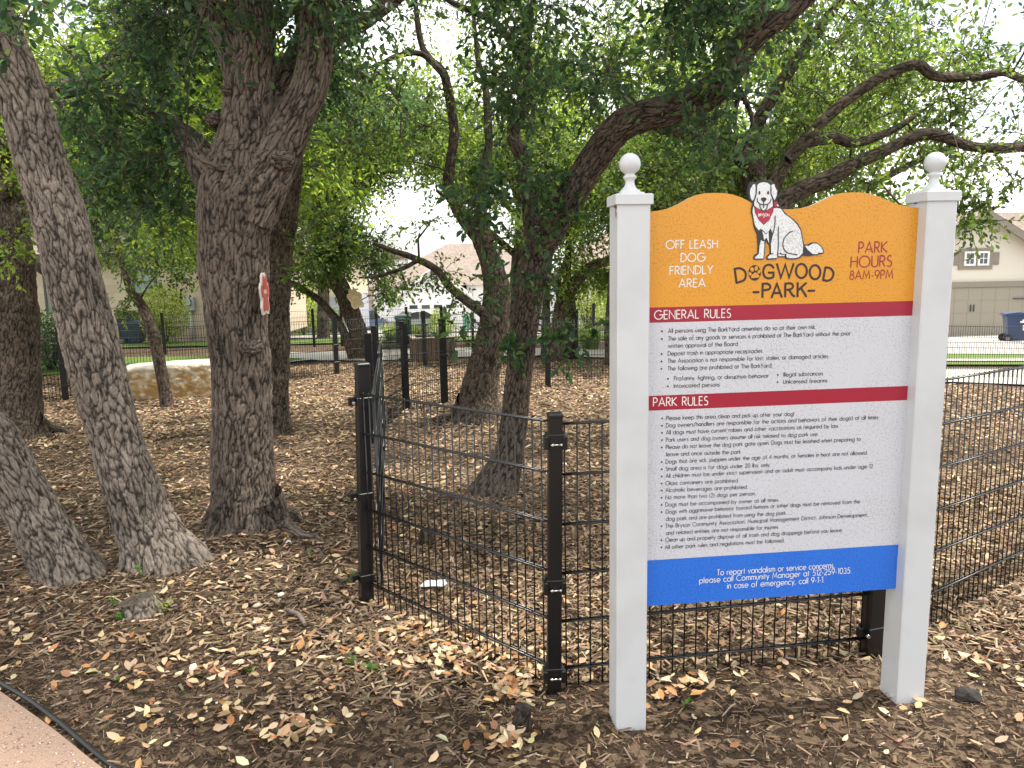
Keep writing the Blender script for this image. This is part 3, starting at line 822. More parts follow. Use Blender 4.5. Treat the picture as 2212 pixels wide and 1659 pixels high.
gl('F', .42, [(.42, 1), (0, 1), (0, 0)], [(0, .54), (.4, .54)])
gl('G', .94, arc(.5, .5, .5, .51, 48, 360, 20) + [(.56, .5)])
gl('H', .6, [(0, 0), (0, 1)], [(.6, 0), (.6, 1)], [(0, .54), (.6, .54)])
gl('I', .02, [(.01, 0), (.01, 1)])
gl('J', .3, [(.28, 1), (.28, .2)] + arc(.13, .16, .15, .18, 0, -170, 8))
gl('K', .58, [(0, 0), (0, 1)], [(.52, 1), (.02, .52), (.58, 0)])
gl('L', .4, [(0, 1), (0, 0), (.4, 0)])
gl('M', .86, [(0, 0), (.13, 1), (.43, .18), (.73, 1), (.86, 0)])
gl('N', .68, [(0, 0), (0, 1), (.68, 0), (.68, 1)])
gl('O', 1.0, arc(.5, .5, .5, .51, 0, 360, 26))
gl('P', .46, [(0, 0), (0, 1), (.2, 1)] + arc(.2, .73, .26, .27, 90, -90, 10) + [(0, .46)])
gl('R', .5, [(0, 0), (0, 1), (.2, 1)] + arc(.2, .74, .26, .26, 90, -90, 10) + [(0, .48)], [(.2, .48), (.5, 0)])
gl('S', .46, arc(.24, .75, .2, .25, 40, 250, 10)[:-1] + arc(.22, .25, .23, .26, 70, -140, 11))
gl('T', .5, [(0, 1), (.5, 1)], [(.25, 1), (.25, 0)])
gl('U', .58, [(0, 1), (0, .28)] + arc(.29, .28, .29, .29, 180, 360, 12) + [(.58, 1)])
gl('W', 1.1, [(0, 1), (.27, 0), (.55, .9), (.83, 0), (1.1, 1)])
gl('Y', .62, [(0, 1), (.31, .46), (.62, 1)], [(.31, .46), (.31, 0)])
o_ = arc(rb, rb, rb, rb, 0, 360, 18)
gl('a', XH, o_, [(XH, 0), (XH, XH)]); gl('b', XH, o_, [(0, 0), (0, AS)]); gl('d', XH, o_, [(XH, 0), (XH, AS)])
gl('c', .5, arc(rb, rb, rb, rb, 50, 310, 14)); gl('o', XH, o_)
gl('e', XH, [(.01, rb), (XH, rb)] + arc(rb, rb, rb, rb, 0, 318, 16))
gl('f', .28, [(.11, 0), (.11, .8)] + arc(.25, .84, .14, .18, 170, 70, 6), [(0, XH - .03), (.26, XH - .03)])
gl('g', XH, o_, [(XH, XH), (XH, -.06)] + arc(rb, -.04, rb, .26, 0, -165, 10))
gl('h', .44, [(0, 0), (0, AS)], [(0, .36)] + arc(.22, .4, .22, .24, 175, 0, 9) + [(.44, 0)])
gl('i', .02, [(.01, 0), (.01, XH)], [(.01, .84), (.01, .92)]); gl('l', .02, [(.01, 0), (.01, AS)])
gl('j', .1, [(.08, XH), (.08, -.2), (0, -.28)], [(.08, .84), (.08, .92)])
gl('k', .42, [(0, 0), (0, AS)], [(.38, XH), (.02, .32), (.42, 0)])
gl('m', .78, [(0, 0), (0, XH)], [(0, .4)] + arc(.195, .43, .195, .21, 175, 0, 8) + [(.39, 0)], [(.39, .4)] + arc(.585, .43, .195, .21, 175, 0, 8) + [(.78, 0)])
gl('n', .44, [(0, 0), (0, XH)], [(0, .36)] + arc(.22, .41, .22, .23, 175, 0, 9) + [(.44, 0)])
gl('q', XH, o_, [(XH, DS), (XH, XH)]); gl('z', .4, [(0, XH), (.4, XH), (0, 0), (.4, 0)])
gl('p', XH, o_, [(0, DS), (0, XH)]); gl('r', .26, [(0, 0), (0, XH)], [(0, .38)] + arc(.2, .42, .2, .22, 170, 60, 6))
gl('s', .32, arc(.17, .47, .14, .17, 45, 255, 9)[:-1] + arc(.15, .17, .16, .17, 75, -140, 9))
gl('t', .26, [(.12, 0), (.12, .88)], [(0, XH - .03), (.25, XH - .03)])
gl('u', .44, [(0, XH), (0, .23)] + arc(.22, .23, .22, .23, 180, 360, 9) + [(.44, XH)])
gl('v', .48, [(0, XH), (.24, 0), (.48, XH)]); gl('w', .76, [(0, XH), (.2, 0), (.38, XH), (.56, 0), (.76, XH)])
gl('x', .46, [(0, XH), (.46, 0)], [(0, 0), (.46, XH)]); gl('y', .48, [(0, XH), (.24, .02)], [(.48, XH), (.14, DS)])
gl('0', .56, arc(.28, .5, .28, .51, 0, 360, 20)); gl('1', .2, [(.0, .84), (.18, 1), (.18, 0)])
gl('2', .52, arc(.26, .73, .25, .28, 165, -20, 10) + [(0, 0), (.54, 0)])
gl('3', .5, arc(.23, .76, .21, .24, 150, -80, 9), arc(.23, .27, .27, .28, 85, -150, 10))
gl('4', .6, [(.46, 0), (.46, 1), (0, .28), (.6, .28)])
gl('5', .52, [(.48, 1), (.14, 1), (.06, .56)] + arc(.22, .31, .29, .32, 118, -140, 12))
gl('8', .5, arc(.25, .76, .2, .24, 0, 360, 14), arc(.25, .27, .25, .28, 0, 360, 16))
gl('9', .56, arc(.28, .69, .28, .31, 0, 360, 16), [(.54, .6), (.24, 0)])
gl('.', .04, [(.02, 0), (.02, .09)]); gl(',', .08, [(.07, .08), (.0, -.12)]); gl(':', .04, [(.02, 0), (.02, .09)], [(.02, .5), (.02, .59)])
gl('!', .04, [(.02, .28), (.02, 1)], [(.02, 0), (.02, .09)]); gl('-', .26, [(0, .36), (.26, .36)])
gl('(', .2, arc(.5, .42, .48, .68, 128, 232, 8)); gl(')', .2, arc(-.3, .42, .48, .68, 52, -52, 8)); gl('/', .4, [(0, -.1), (.4, 1.05)])
SP = .19
def text_w(s): return sum(GL[c][0] + SP for c in s) - SP
class Ink:
    """flat pen strokes lying just proud of the board's face"""
    def __init__(s): s.v = []; s.f = []; s.n = 0
    def poly(s, pts, d):
        b = len(s.v); s.v += [(x, -BT / 2 - d, z) for x, z in pts]; s.f.append(tuple(range(b, b + len(pts))))
    def stroke(s, pts, wd, d=.0008, closed=False, caps=False):
        d += (s.n % 5) * .00006; s.n += 1
        pts = [np.array(p, float) for p in pts]
        if np.linalg.norm(pts[0] - pts[-1]) < 1e-7: closed = True; pts = pts[:-1]
        n = len(pts); h = wd / 2; Lf, Rt = [], []
        for i in range(n):
            a = pts[i - 1] if (i > 0 or closed) else None; c = pts[(i + 1) % n] if (i < n - 1 or closed) else None
            ds = [v / (np.linalg.norm(v) + 1e-12) for v in ([pts[i] - a] if a is not None else []) + ([c - pts[i]] if c is not None else [])]
            ns = [np.array([-v[1], v[0]]) for v in ds]
            m = sum(ns); m = m / (np.linalg.norm(m) + 1e-12); k = h / max(.45, m @ ns[0])
            Lf.append(pts[i] + m * k); Rt.append(pts[i] - m * k)
        b = len(s.v); s.v += [(p[0], -BT / 2 - d, p[1]) for p in Lf + Rt]
        for i in range(n if closed else n - 1):
            j = (i + 1) % n; s.f.append((b + i, b + j, b + n + j, b + n + i))
        if caps and not closed:
            for p in (pts[0], pts[-1]): s.poly([(p[0] + h * math.cos(a), p[1] + h * math.sin(a)) for a in np.linspace(0, 2 * math.pi, 13)[:-1]], d + .00001)
    def text(s, txt, a, b, hz, wt=.10):
        """between photo points a and b (ends of the baseline), capital height hz metres"""
        (u0, v0), (u1, v1) = P(*a), P(*b); kx = (u1 - u0) / text_w(txt)
        v = v0; x = u0
        for i, c in enumerate(txt):
            w_, st = GL[c]
            for q in st: s.stroke([(x + kx * p[0], v + (v1 - v0) * (x + kx * p[0] - u0) / (u1 - u0) + hz * p[1]) for p in q], hz * wt)
            x += kx * (w_ + SP)
    def dot(s, p, r_):
        u, v = P(*p); s.poly([(u + r_ * math.cos(a), v + r_ * math.sin(a)) for a in np.linspace(0, 2 * math.pi, 11)[:-1]], .0008)
    def build(s, name, m, par=None):
        me = bpy.data.meshes.new(name); me.from_pydata(s.v, [], s.f); me.update()
        return link(name, me, m, par or board)
kz = lambda px, x, y: P(x, y - px)[1] - P(x, y)[1]            # photo pixels up -> metres on the board
wi = Ink()
for s_, a, b in (('OFF LEASH', (398, 560), (695, 555)), ('DOG', (484, 635), (622, 632)), ('FRIENDLY', (420, 711), (668, 703)), ('AREA', (472, 784), (624, 780))):
    wi.text(s_, zA(*a), zA(*b), kz(17.6, *zA(*a)), .13)
wi.text('GENERAL RULES', zB(143, 205), zB(718, 190), kz(18.3, *zB(143, 205)), .115)
wi.text('PARK RULES', zC(135, 190), zC(546, 178), kz(18.3, *zC(135, 190)), .115)
for s_, a, b in (('To report vandalism or service concerns,', (617, 697), (1502, 640)), ('please call Community Manager at 512-259-1035.', (483, 757), (1628, 680)), ('in case of emergency, call 9-1-1.', (693, 797), (1422, 750))):
    wi.text(s_, zD(*a), zD(*b), kz(12.2, *zD(*a)), .115)
wi.build('white_lettering', INKW)
ri = Ink()
for s_, a, b, h_ in (('PARK', (1513, 585), (1678, 581), 23.5), ('HOURS', (1468, 668), (1704, 661), 23.5), ('8AM-9PM', (1462, 738), (1710, 732), 18.6)):
    ri.text(s_, zA(*a), zA(*b), kz(h_, *zA(*a)), .12)
ri.build('red_lettering', INKR)
ki = Ink(); HB = kz(9.0, *zB(247, 308))
def body(Z, rows):
    for s_, a, b, bl in rows:
        ki.text(s_, Z(*a), Z(*b), HB, .13)
        if bl: ki.dot(Z(bl, a[1] - 12), .0034)
body(zB, [('All persons using The BarkYard amenities do so at their own risk.', (247, 308), (1362, 277), 200),
          ('The sale of any goods or services is prohibited at The BarkYard without the prior', (247, 366), (1623, 325), 199),
          ('written approval of the Board.', (247, 421), (777, 405), 0),
          ('Deposit trash in appropriate receptacles.', (245, 479), (962, 457), 197),
          ('The Association is not responsible for lost, stolen, or damaged articles.', (244, 535), (1459, 497), 196),
          ('The following are prohibited at The BarkYard:', (244, 592), (1030, 568), 195),
          ('Profanity, fighting, or disruptive behavior', (292, 667), (1004, 645), 245), ('Intoxicated persons', (290, 723), (635, 712), 244),
          ('Illegal substances', (1118, 637), (1415, 628), 1075), ('Unlicensed firearms', (1117, 691), (1447, 682), 1073)])
body(zC, [('Please keep this area clean and pick up after your dog!', (232, 293), (1196, 260), 201),
          ('Dog owners/handlers are responsible for the actions and behaviors of their dog(s) at all times.', (232, 348), (1838, 285), 201),
          ('All dogs must have current rabies and other vaccinations as required by law.', (231, 402), (1536, 350), 200),
          ('Park users and dog owners assume all risk related to dog park use.', (231, 457), (1378, 412), 199),
          ('Please do not leave the dog park gate open. Dogs must be leashed when preparing to', (230, 512), (1700, 450), 198),
          ('leave and once outside the park.', (233, 566), (800, 546), 0),
          ('Dogs that are sick, puppies under the age of 4 months, or females in heat are not allowed.', (229, 622), (1750, 553), 198),
          ('Small dog area is for dogs under 20 lbs. only.', (229, 676), (1017, 645), 198),
          ('All children must be under strict supervision and an adult must accompany kids under age 12.', (228, 730), (1797, 655), 197),
          ('Glass containers are prohibited.', (228, 785), (777, 763), 197), ('Alcoholic beverages are prohibited.', (227, 837), (845, 812), 197)])
body(zD, [('No more than two (2) dogs per person.', (227, 122), (905, 92), 197), ('Dogs must be accompanied by owner at all times.', (227, 177), (1082, 140), 197),
          ('Dogs with aggressive behavior toward humans or other dogs must be removed from the', (230, 231), (1694, 152), 197),
          ('dog park and are prohibited from using the dog park.', (230, 285), (1140, 238), 0),
          ('The Bryson Community Association, Municipal Management District, Johnson Development,', (226, 338), (1753, 252), 196),
          ('and related entities are not responsible for injuries.', (230, 391), (1080, 344), 0),
          ('Clean up and properly dispose of all trash and dog droppings before you leave.', (225, 444), (1563, 368), 196),
          ('All other park rules and regulations must be followed.', (224, 498), (1122, 446), 196)])
ki.build('rules_lettering', INKG)

# ---- park name in brush strokes, measured on the enlargement
E_ = lambda q: P(*zE(*q))
def ell(cx, cy, rx, ry, n=28, rot=0): return [(cx + rx * math.cos(a) * math.cos(rot) - ry * math.sin(a) * math.sin(rot), cy + rx * math.cos(a) * math.sin(rot) + ry * math.sin(a) * math.cos(rot)) for a in np.linspace(0, 2 * math.pi, n + 1)]
def smooth(pts, n=6):
    C = catmull(np.array([(a, b, 0, 1.) for a, b in pts]), 1e9 if n < 2 else max(4, 1))
    return [(a, b) for a, b in C[:, :2]]
nm = Ink(); SWD = kz(4.9, *zE(900, 1250))
for q in ([(290, 1198), (315, 1378)], smooth([(290, 1198), (360, 1193), (415, 1225), (432, 1285), (405, 1345), (315, 1378)]),
          smooth([(785, 1185), (760, 1155), (715, 1147), (672, 1175), (655, 1235), (672, 1295), (720, 1320), (770, 1310), (786, 1295)]), [(786, 1300), (786, 1247), (725, 1247)],
          [(832, 1140), (880, 1312), (937, 1145), (985, 1312), (1040, 1140)], ell(1143, 1226, 70, 90), ell(1317, 1242, 68, 90),
          [(1450, 1180), (1420, 1342)], smooth([(1450, 1180), (1512, 1193), (1552, 1250), (1532, 1320), (1480, 1350), (1420, 1342)]),
          [(530, 1497), (595, 1496)], [(648, 1390), (645, 1560)], smooth([(648, 1392), (705, 1388), (745, 1420), (730, 1458), (648, 1475)]),
          [(765, 1558), (830, 1388), (890, 1555)], [(785, 1508), (872, 1506)], [(937, 1388), (935, 1550)], smooth([(937, 1388), (1000, 1384), (1035, 1412), (1015, 1455), (937, 1470)]), [(985, 1468), (1030, 1538), (1052, 1548)],
          [(1095, 1380), (1093, 1550)], [(1200, 1382), (1098, 1475)], [(1140, 1447), (1203, 1548)], [(1232, 1480), (1305, 1478)]):
    nm.stroke([E_(p) for p in q], SWD, caps=True)
nm.poly([E_(p) for p in ell(545, 1250, 80, 101)[:-1]], .0009)
nm.build('park_name', INKK)
pw = Ink()
for cx, cy, rx, ry, ro in ((512, 1207, 23, 31, -.2), (565, 1193, 22, 31, .1), (601, 1235, 18, 26, .5), (487, 1262, 18, 24, -.4)): pw.poly([E_(p) for p in ell(cx, cy, rx, ry, 16, ro)[:-1]], .0016)
pw.poly([E_(p) for p in smooth([(498, 1300), (510, 1275), (528, 1262), (545, 1247), (572, 1252), (590, 1272), (606, 1290), (602, 1308), (575, 1312), (550, 1315), (520, 1318), (500, 1314), (498, 1300)])[:-1]], .0016)
pw.build('paw_print', ORANGE)

# ---- the dog emblem, a cut-out standing up over the wavy top
DOG = [(497, 345), (472, 312), (458, 240), (455, 200), (474, 140), (490, 102), (530, 86), (560, 98), (600, 75), (655, 64), (705, 74), (740, 94), (775, 87), (805, 104), (817, 145), (842, 200), (840, 262), (816, 310), (832, 340), (852, 372), (882, 410), (912, 460), (952, 505), (1030, 560), (1090, 618), (1132, 690), (1150, 780), (1170, 888), (1215, 890), (1270, 862), (1330, 860), (1390, 903), (1422, 960), (1424, 995), (1395, 1010), (1362, 1006), (1350, 1027), (1310, 1022), (1280, 1032), (1220, 1036), (1158, 1027), (1110, 1065), (1050, 1078), (950, 1075), (930, 1048), (830, 1048), (815, 1075), (700, 1082), (690, 1052), (718, 1015), (736, 1003), (733, 905), (690, 842), (676, 880), (672, 1000), (656, 1070), (640, 1080), (535, 1080), (527, 1050), (545, 1015), (580, 1000), (582, 870), (573, 760), (543, 690), (528, 640), (518, 560), (508, 505), (497, 490), (499, 420), (518, 365)]
dm = MB(); dm.prism([E_(p) for p in DOG], -BT / 2 - .004, -BT / 2 + .012, 'y'); dm.build('dog_emblem', DOGK, board)
L1_, L2_, L3_ = .0052, .0060, .0068
dw = Ink()
for q in ([(520, 120), (545, 118), (551, 170), (549, 240), (525, 318), (508, 330), (490, 300), (477, 230), (484, 180), (503, 150)], [(765, 118), (790, 122), (800, 160), (826, 205), (820, 260), (795, 320), (777, 315), (752, 250), (749, 180), (750, 140)],
          [(572, 132), (600, 105), (655, 94), (705, 104), (738, 133), (738, 240), (764, 320), (770, 400), (700, 447), (650, 455), (605, 442), (534, 395), (534, 345), (560, 270), (569, 200)],
          [(520, 398), (532, 420), (542, 480), (590, 580), (654, 640), (720, 582), (772, 480), (784, 425), (850, 425), (880, 440), (918, 498), (1020, 572), (1078, 635), (1118, 700), (1138, 790), (1156, 900), (1150, 1000), (1102, 1050), (1040, 1064), (955, 1060), (940, 1030), (948, 1012), (930, 1008), (890, 1010), (865, 988), (848, 1012), (838, 990), (832, 1035), (816, 1060), (710, 1066), (704, 1050), (731, 1024), (750, 1012), (746, 880), (772, 760), (742, 680), (716, 722), (682, 748), (640, 700), (610, 690), (592, 712), (546, 650), (532, 600), (521, 520), (510, 480)],
          [(620, 832), (650, 852), (663, 842), (658, 1000), (648, 1066), (545, 1067), (541, 1050), (592, 1010), (602, 900)], [(633, 712), (682, 762), (715, 727), (722, 875), (690, 800), (660, 832), (648, 770)],
          [(1178, 906), (1230, 906), (1280, 876), (1330, 876), (1383, 916), (1410, 970), (1405, 995), (1355, 990), (1340, 1012), (1280, 1010), (1220, 960)],
          [(838, 1018), (860, 1012), (890, 1022), (925, 1018), (915, 1036), (842, 1036)], [(815, 385), (830, 375), (850, 402), (835, 400)]):
    dw.poly([E_(p) for p in q], L1_)
dw.build('dog_coat', DOGW)
dr_ = Ink()
dr_.poly([E_(p) for p in [(540, 405), (600, 446), (652, 466), (700, 452), (772, 402), (768, 480), (722, 582), (654, 632), (592, 576), (548, 482)]], L2_)
dr_.poly([E_(p) for p in [(782, 348), (820, 340), (832, 362), (808, 380), (812, 400), (832, 412), (812, 427), (790, 402)]], L2_)
dr_.build('bandana', DOGR)
dk = Ink(); SW = kz(2.2, *zE(900, 800))
for q in ([(1020, 718), (985, 733), (950, 762), (918, 805), (898, 860), (900, 920), (925, 970), (965, 998), (1020, 1010), (1078, 1020)], [(838, 665), (838, 800), (836, 930), (826, 1030)], [(797, 525), (796, 600), (785, 680), (768, 755)], [(738, 1010), (765, 1005)], [(556, 165), (556, 240), (528, 322)], [(746, 165), (744, 240), (778, 320)],
          [(568, 300), (576, 345), (612, 376), (652, 380), (692, 378), (728, 352), (745, 312)], [(651, 340), (651, 380)], [(651, 385), (649, 418)], [(600, 386), (612, 430), (650, 462), (688, 430), (698, 386)]):
    dk.stroke([E_(p) for p in (smooth(q) if len(q) > 3 else q)], SW, L3_, caps=True)
for q in (ell(597, 230, 13, 24)[:-1], ell(708, 230, 13, 24)[:-1], smooth([(616, 300), (650, 288), (685, 300), (682, 322), (652, 347), (622, 325), (616, 300)])[:-1]): dk.poly([E_(p) for p in q], L3_)
dk.build('dog_lines', DOGK)
bi = Ink(); u0, v0 = E_((582, 530)); u1, _ = E_((720, 530)); kx = (u1 - u0) / text_w('BRYSON'); x = u0; hb = kz(5.2, *zE(650, 530))
for i, c in enumerate('BRYSON'):
    for q in GL[c][1]: bi.stroke([(x + kx * p[0], v0 + hb * p[1] + .0006 * (1 - ((i - 2.5) / 2.5) ** 2)) for p in q], hb * .22, L3_)
    x += kx * (GL[c][0] + SP)
bi.poly([E_(p) for p in ell(652, 540, 9, 5, 8)[:-1]], L3_)
bi.build('bandana_lettering', INKW)
# ================================================================== TREES
def limb(C4, res, amp, wob=.12, flare=0., seed=0, elong=3.2):
    """C4: rows of x, y, z, radius along the limb -> barky tube"""
    C = catmull(C4, res * 1.3)
    c, r = C[:, :3], C[:, 3]
    n = len(c); k = int(np.clip(2 * np.pi * r.max() / res, 7, 190))
    T = np.gradient(c, axis=0); T /= np.linalg.norm(T, axis=1)[:, None] + 1e-9
    N = np.zeros_like(c); a = np.array([0, 1., 0]) if abs(T[0][1]) < .8 else np.array([1., 0, 0])
    v = np.cross(T[0], a)
    for i in range(n):
        v = v - T[i] * v.dot(T[i]); v /= np.linalg.norm(v) + 1e-9; N[i] = v
    B = np.cross(T, N)
    s = np.concatenate([[0], np.cumsum(np.linalg.norm(np.diff(c, axis=0), axis=1))])
    th = np.arange(k) * 2 * np.pi / k
    ct, st = np.cos(th), np.sin(th)
    rad = np.repeat(r[:, None], k, 1)
    BK = np.stack([rad * ct, rad * st, np.repeat(s[:, None], k, 1)], -1).reshape(-1, 3)
    BK[:, :2] += seed * 3.7
    lump = vnoise(BK * np.array([4.5, 4.5, 3.2]) + seed, 11) - .5 + .5 * (vnoise(BK * np.array([11, 11, 8.]) + seed, 12) - .5)
    rr = rad.reshape(-1) * (1 + wob * lump * 1.6)
    if flare:
        lob = .5 + .5 * np.cos(3 * th + 1.3 * seed) * np.cos(2 * th + seed) + .3 * np.cos(5 * th + 2 * seed)
        rr *= 1 + (flare * np.exp(-s[:, None] / .13) * (.35 + np.clip(lob, 0, 2))).reshape(-1)
    wr = np.stack([vnoise(BK * np.array([26, 26, 12.]), 21), vnoise(BK * np.array([26, 26, 12.]), 22), vnoise(BK * np.array([30, 30, 9.]), 23)], 1) - .5
    d1, d2, cid = worley(BK / np.array([.030, .030, .030 * elong]) + 1.25 * wr)
    e1, e2, cie = worley(BK / np.array([.012, .012, .012 * elong]) + 2.2 * wr + 40)
    crack = np.clip((d2 - d1) / .24, 0, 1) * (.5 + .5 * np.clip((e2 - e1) / .3, 0, 1)) * (.58 + .30 * cid + .34 * cie)
    sc = np.minimum(1, rad.reshape(-1) / .09)
    rr = rr + .8 * amp * sc * (crack - .7)
    nrm = (N[:, None] * ct[None, :, None] + B[:, None] * st[None, :, None]).reshape(-1, 3)
    V = np.repeat(c, k, 0) + nrm * rr[:, None]
    i = np.arange(n * k).reshape(n, k)
    F = np.stack([i[:-1], np.roll(i, -1, 1)[:-1], np.roll(i, -1, 1)[1:], i[1:]], -1).reshape(-1, 4)
    return V, F, BK, crack, c, r

def px_limb(pts, Y):
    out = []
    for p in pts:
        y = p[2] if len(p) == 4 else Y
        out.append([*at(p[0], p[1], y), p[-1]])
    return out

class Tree:
    def __init__(s, name, label, cat, base, group='live oaks standing in the mulch', elong=3.2):
        s.root = thing(name, label, cat, base, 0, group)
        s.base = np.array(base, float); s.limbs = []; s.skel = []; s.srad = []; s.elong = elong
    def add(s, C4, res=.012, amp=.010, wob=.12, flare=0., seed=0):
        V, F, BK, ck, c, r = limb(np.array(C4, float), res, amp, wob, flare, seed, s.elong)
        s.limbs.append((V, F, BK, ck)); st = max(1, int(.08 / (res * 1.3)))
        s.skel.append(c[::st]); s.srad.append(r[::st])
        return s
    def roots(s, *rows, res=.01):
        """each row: (px, py, Y, r) where the root leaves the trunk, then ground points (px, py, r)"""
        for row in rows:
            p = row[0]; pts = [[*at(p[0], p[1], p[2]), p[3]]]
            for i, q in enumerate(row[1:]):
                g = G(q[0], q[1]); pts.append([g[0], g[1], g[2] + q[2] * (.15 if i < len(row) - 2 else -1.4), q[2]])
            s.add(pts, res, .008, .12, 0, 3)
    def finish(s, clumps, leaf_size, m_bark, per=26, nleaf=9, twig_len=.34, cols=None, droop=.25, min_r=.006, res=.03, lmat=None, spread=.95):
        """clumps: (n,4) centre + radius; branches grow from the nearest wood to each clump, then twigs with leaves"""
        skel = np.concatenate(s.skel); srad = np.concatenate(s.srad)
        tw = MB(); LV, LQ, LCc = [], [], []; o = 0
        if len(clumps):
            clumps = np.asarray(clumps, float)
            d0 = np.array([np.min(((skel - q[:3]) ** 2).sum(1)) for q in clumps])
            for q in clumps[np.argsort(d0)]:
                p = q[:3]
                w_ = ((skel - p) ** 2).sum(1) + .6 * np.maximum(0, skel[:, 2] - p[2]) ** 2
                j = int(np.argmin(w_)); a = skel[j]; d = np.linalg.norm(p - a)
                if d > .08:
                    ra = min(srad[j] * .75, .008 + .011 * d); m = max(3, int(d / .28) + 2)
                    t = np.linspace(0, 1, m)[:, None]
                    path = a + (p - a) * t + np.sin(np.pi * t) * np.array([0, 0, .13 * d]) + .07 * d * np.sin(np.pi * t) * rng.standard_normal((1, 3)) + .05 * min(d, 1.) * np.sin(2 * np.pi * t) * rng.standard_normal((1, 3))
                    rad = np.linspace(ra, max(min_r, ra * .4), m)
                    tw.tube(path, rad, 5 if ra > .012 else 4, cap=False)
                    ts = np.linspace(0, 1, max(3, int(d / .1)))
                    skel = np.concatenate([skel, np.stack([np.interp(ts, t[:, 0], path[:, i]) for i in range(3)], 1)[1:]])
                    srad = np.concatenate([srad, np.interp(ts, t[:, 0], rad)[1:]])
                R_ = q[3]; n = max(3, int(per * (R_ / .35) ** 2))
                dr = rng.standard_normal((n, 3)); dr /= np.linalg.norm(dr, axis=1)[:, None]
                st_ = p + dr * R_ * (.55 * rng.random((n, 1)))
                dr = dr + np.array([0, 0, -droop]); dr /= np.linalg.norm(dr, axis=1)[:, None]
                ln = twig_len * (.6 + .7 * rng.random(n)) * min(1.6, R_ / .35)
                for i in range(0, n, 2):
                    tw.tube([p + (st_[i] - p) * .3, st_[i], st_[i] + dr[i] * ln[i] * .8], [min_r * .8, min_r * .6, min_r * .3], 3, cap=False, sm=False)
                u = (np.arange(nleaf) + rng.random((n, nleaf))) / nleaf
                c = st_[:, None] + dr[:, None] * (ln[:, None] * u)[..., None]
                c = c.reshape(-1, 3); D = np.repeat(dr, nleaf, 0)
                ax = D + spread * rng.standard_normal((len(c), 3)); ax[:, 2] -= droop * .8
                ax /= np.linalg.norm(ax, axis=1)[:, None]
                ups = np.array([0, 0, 1.]) + .75 * rng.standard_normal((len(c), 3))
                ay = np.cross(ups, ax); ay /= np.linalg.norm(ay, axis=1)[:, None] + 1e-6
                az = np.cross(ax, ay)
                L = (q[4] or leaf_size) * (.6 + .65 * rng.random(len(c)))
                tone = rng.normal(0, .16) ; k = cols or LEAFC
                col = pick(k, [4, 3, 2, 1.2][:len(k)], len(c), .2) * (1 + tone)
                V, Q, C = leaf_pieces(c + ax * L[:, None] * .5, ax, ay, az, L, L * (.40 + .16 * rng.random(len(c))), .1 * rng.standard_normal(len(c)), np.clip(col, .005, .5), .3)
                LV.append(V); LQ.append(Q + o); LCc.append(C); o += len(V)
        # trunk: all the wood is one continuous mesh
        Vs, Fs, Bs, Cs = [], [], [], []; k = 0
        for V, F, BK, ck in s.limbs:
            Vs.append(V); Fs.append(F + k); Bs.append(BK); Cs.append(ck); k += len(V)
        tri = None
        if tw.v:
            tv = np.array(tw.v); Vs.append(tv); Fs.append(np.array(tw.f) + k)
            Bs.append(tv * 1.0); Cs.append(np.full(len(tv), .35))
        me = big_mesh('trunk', np.concatenate(Vs) - s.base, np.concatenate(Fs), True,
                      {'bark': ('FLOAT_VECTOR', np.concatenate(Bs)), 'crack': ('FLOAT', np.concatenate(Cs))})
        link('trunk', me, m_bark, s.root)
        if o:
            link('crown', big_mesh('crown', np.concatenate(LV) - s.base, np.concatenate(LQ), False, {'col': ('FLOAT_COLOR', np.concatenate(LCc))}), lmat or LEAF, s.root)
        s.nleaf = o // 6
        return s

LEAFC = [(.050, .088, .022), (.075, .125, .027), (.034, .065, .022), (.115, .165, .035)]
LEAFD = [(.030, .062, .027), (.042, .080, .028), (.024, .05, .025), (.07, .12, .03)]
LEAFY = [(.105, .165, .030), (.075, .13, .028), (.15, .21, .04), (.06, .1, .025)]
GAPS = [(870, 55, 60, 60), (1010, 535, 60, 35), (870, 470, 55, 50), (1000, 300, 22, 60), (820, 110, 40, 40), (1330, 280, 40, 30), (1880, 330, 45, 18), (1760, 350, 25, 18), (2190, 230, 60, 110), (2150, 30, 60, 35), (1090, 440, 25, 40),
        (740, 420, 20, 40), (930, 130, 35, 40), (2010, 395, 60, 16), (1850, 470, 120, 20), (650, 400, 14, 60), (1340, 60, 30, 40), (2140, 520, 100, 30), (2195, 420, 40, 70), (768, 650, 24, 45)]
def region(x0, x1, y0, y1, Y0, Y1, n, r, gaps=True, leaf=0.):
    out = []
    while len(out) < n:
        x, y, d = rng.uniform(x0, x1), rng.uniform(y0, y1), rng.uniform(Y0, Y1)
        rp = r * FOC / d * .6
        if gaps and any(((x - a) / (rx + rp)) ** 2 + ((y - b) / (ry + rp)) ** 2 < 1 for a, b, rx, ry in GAPS): 
            if rng.random() < .93: n -= .34; continue
        out.append([*at(x, y, d), r * rng.uniform(.75, 1.2), leaf])
    return out
def overhead_shade(cx, cy, rx, ry, z0, z1, n, r):  # crown clumps high above, mostly out of view, added to shade the ground
    out = []
    while len(out) < n:
        a, b = rng.uniform(-1, 1, 2)
        if a * a + b * b > 1: continue
        out.append([cx + a * rx, cy + b * ry, rng.uniform(z0, z1), r * rng.uniform(.8, 1.25), 0.])
    return out

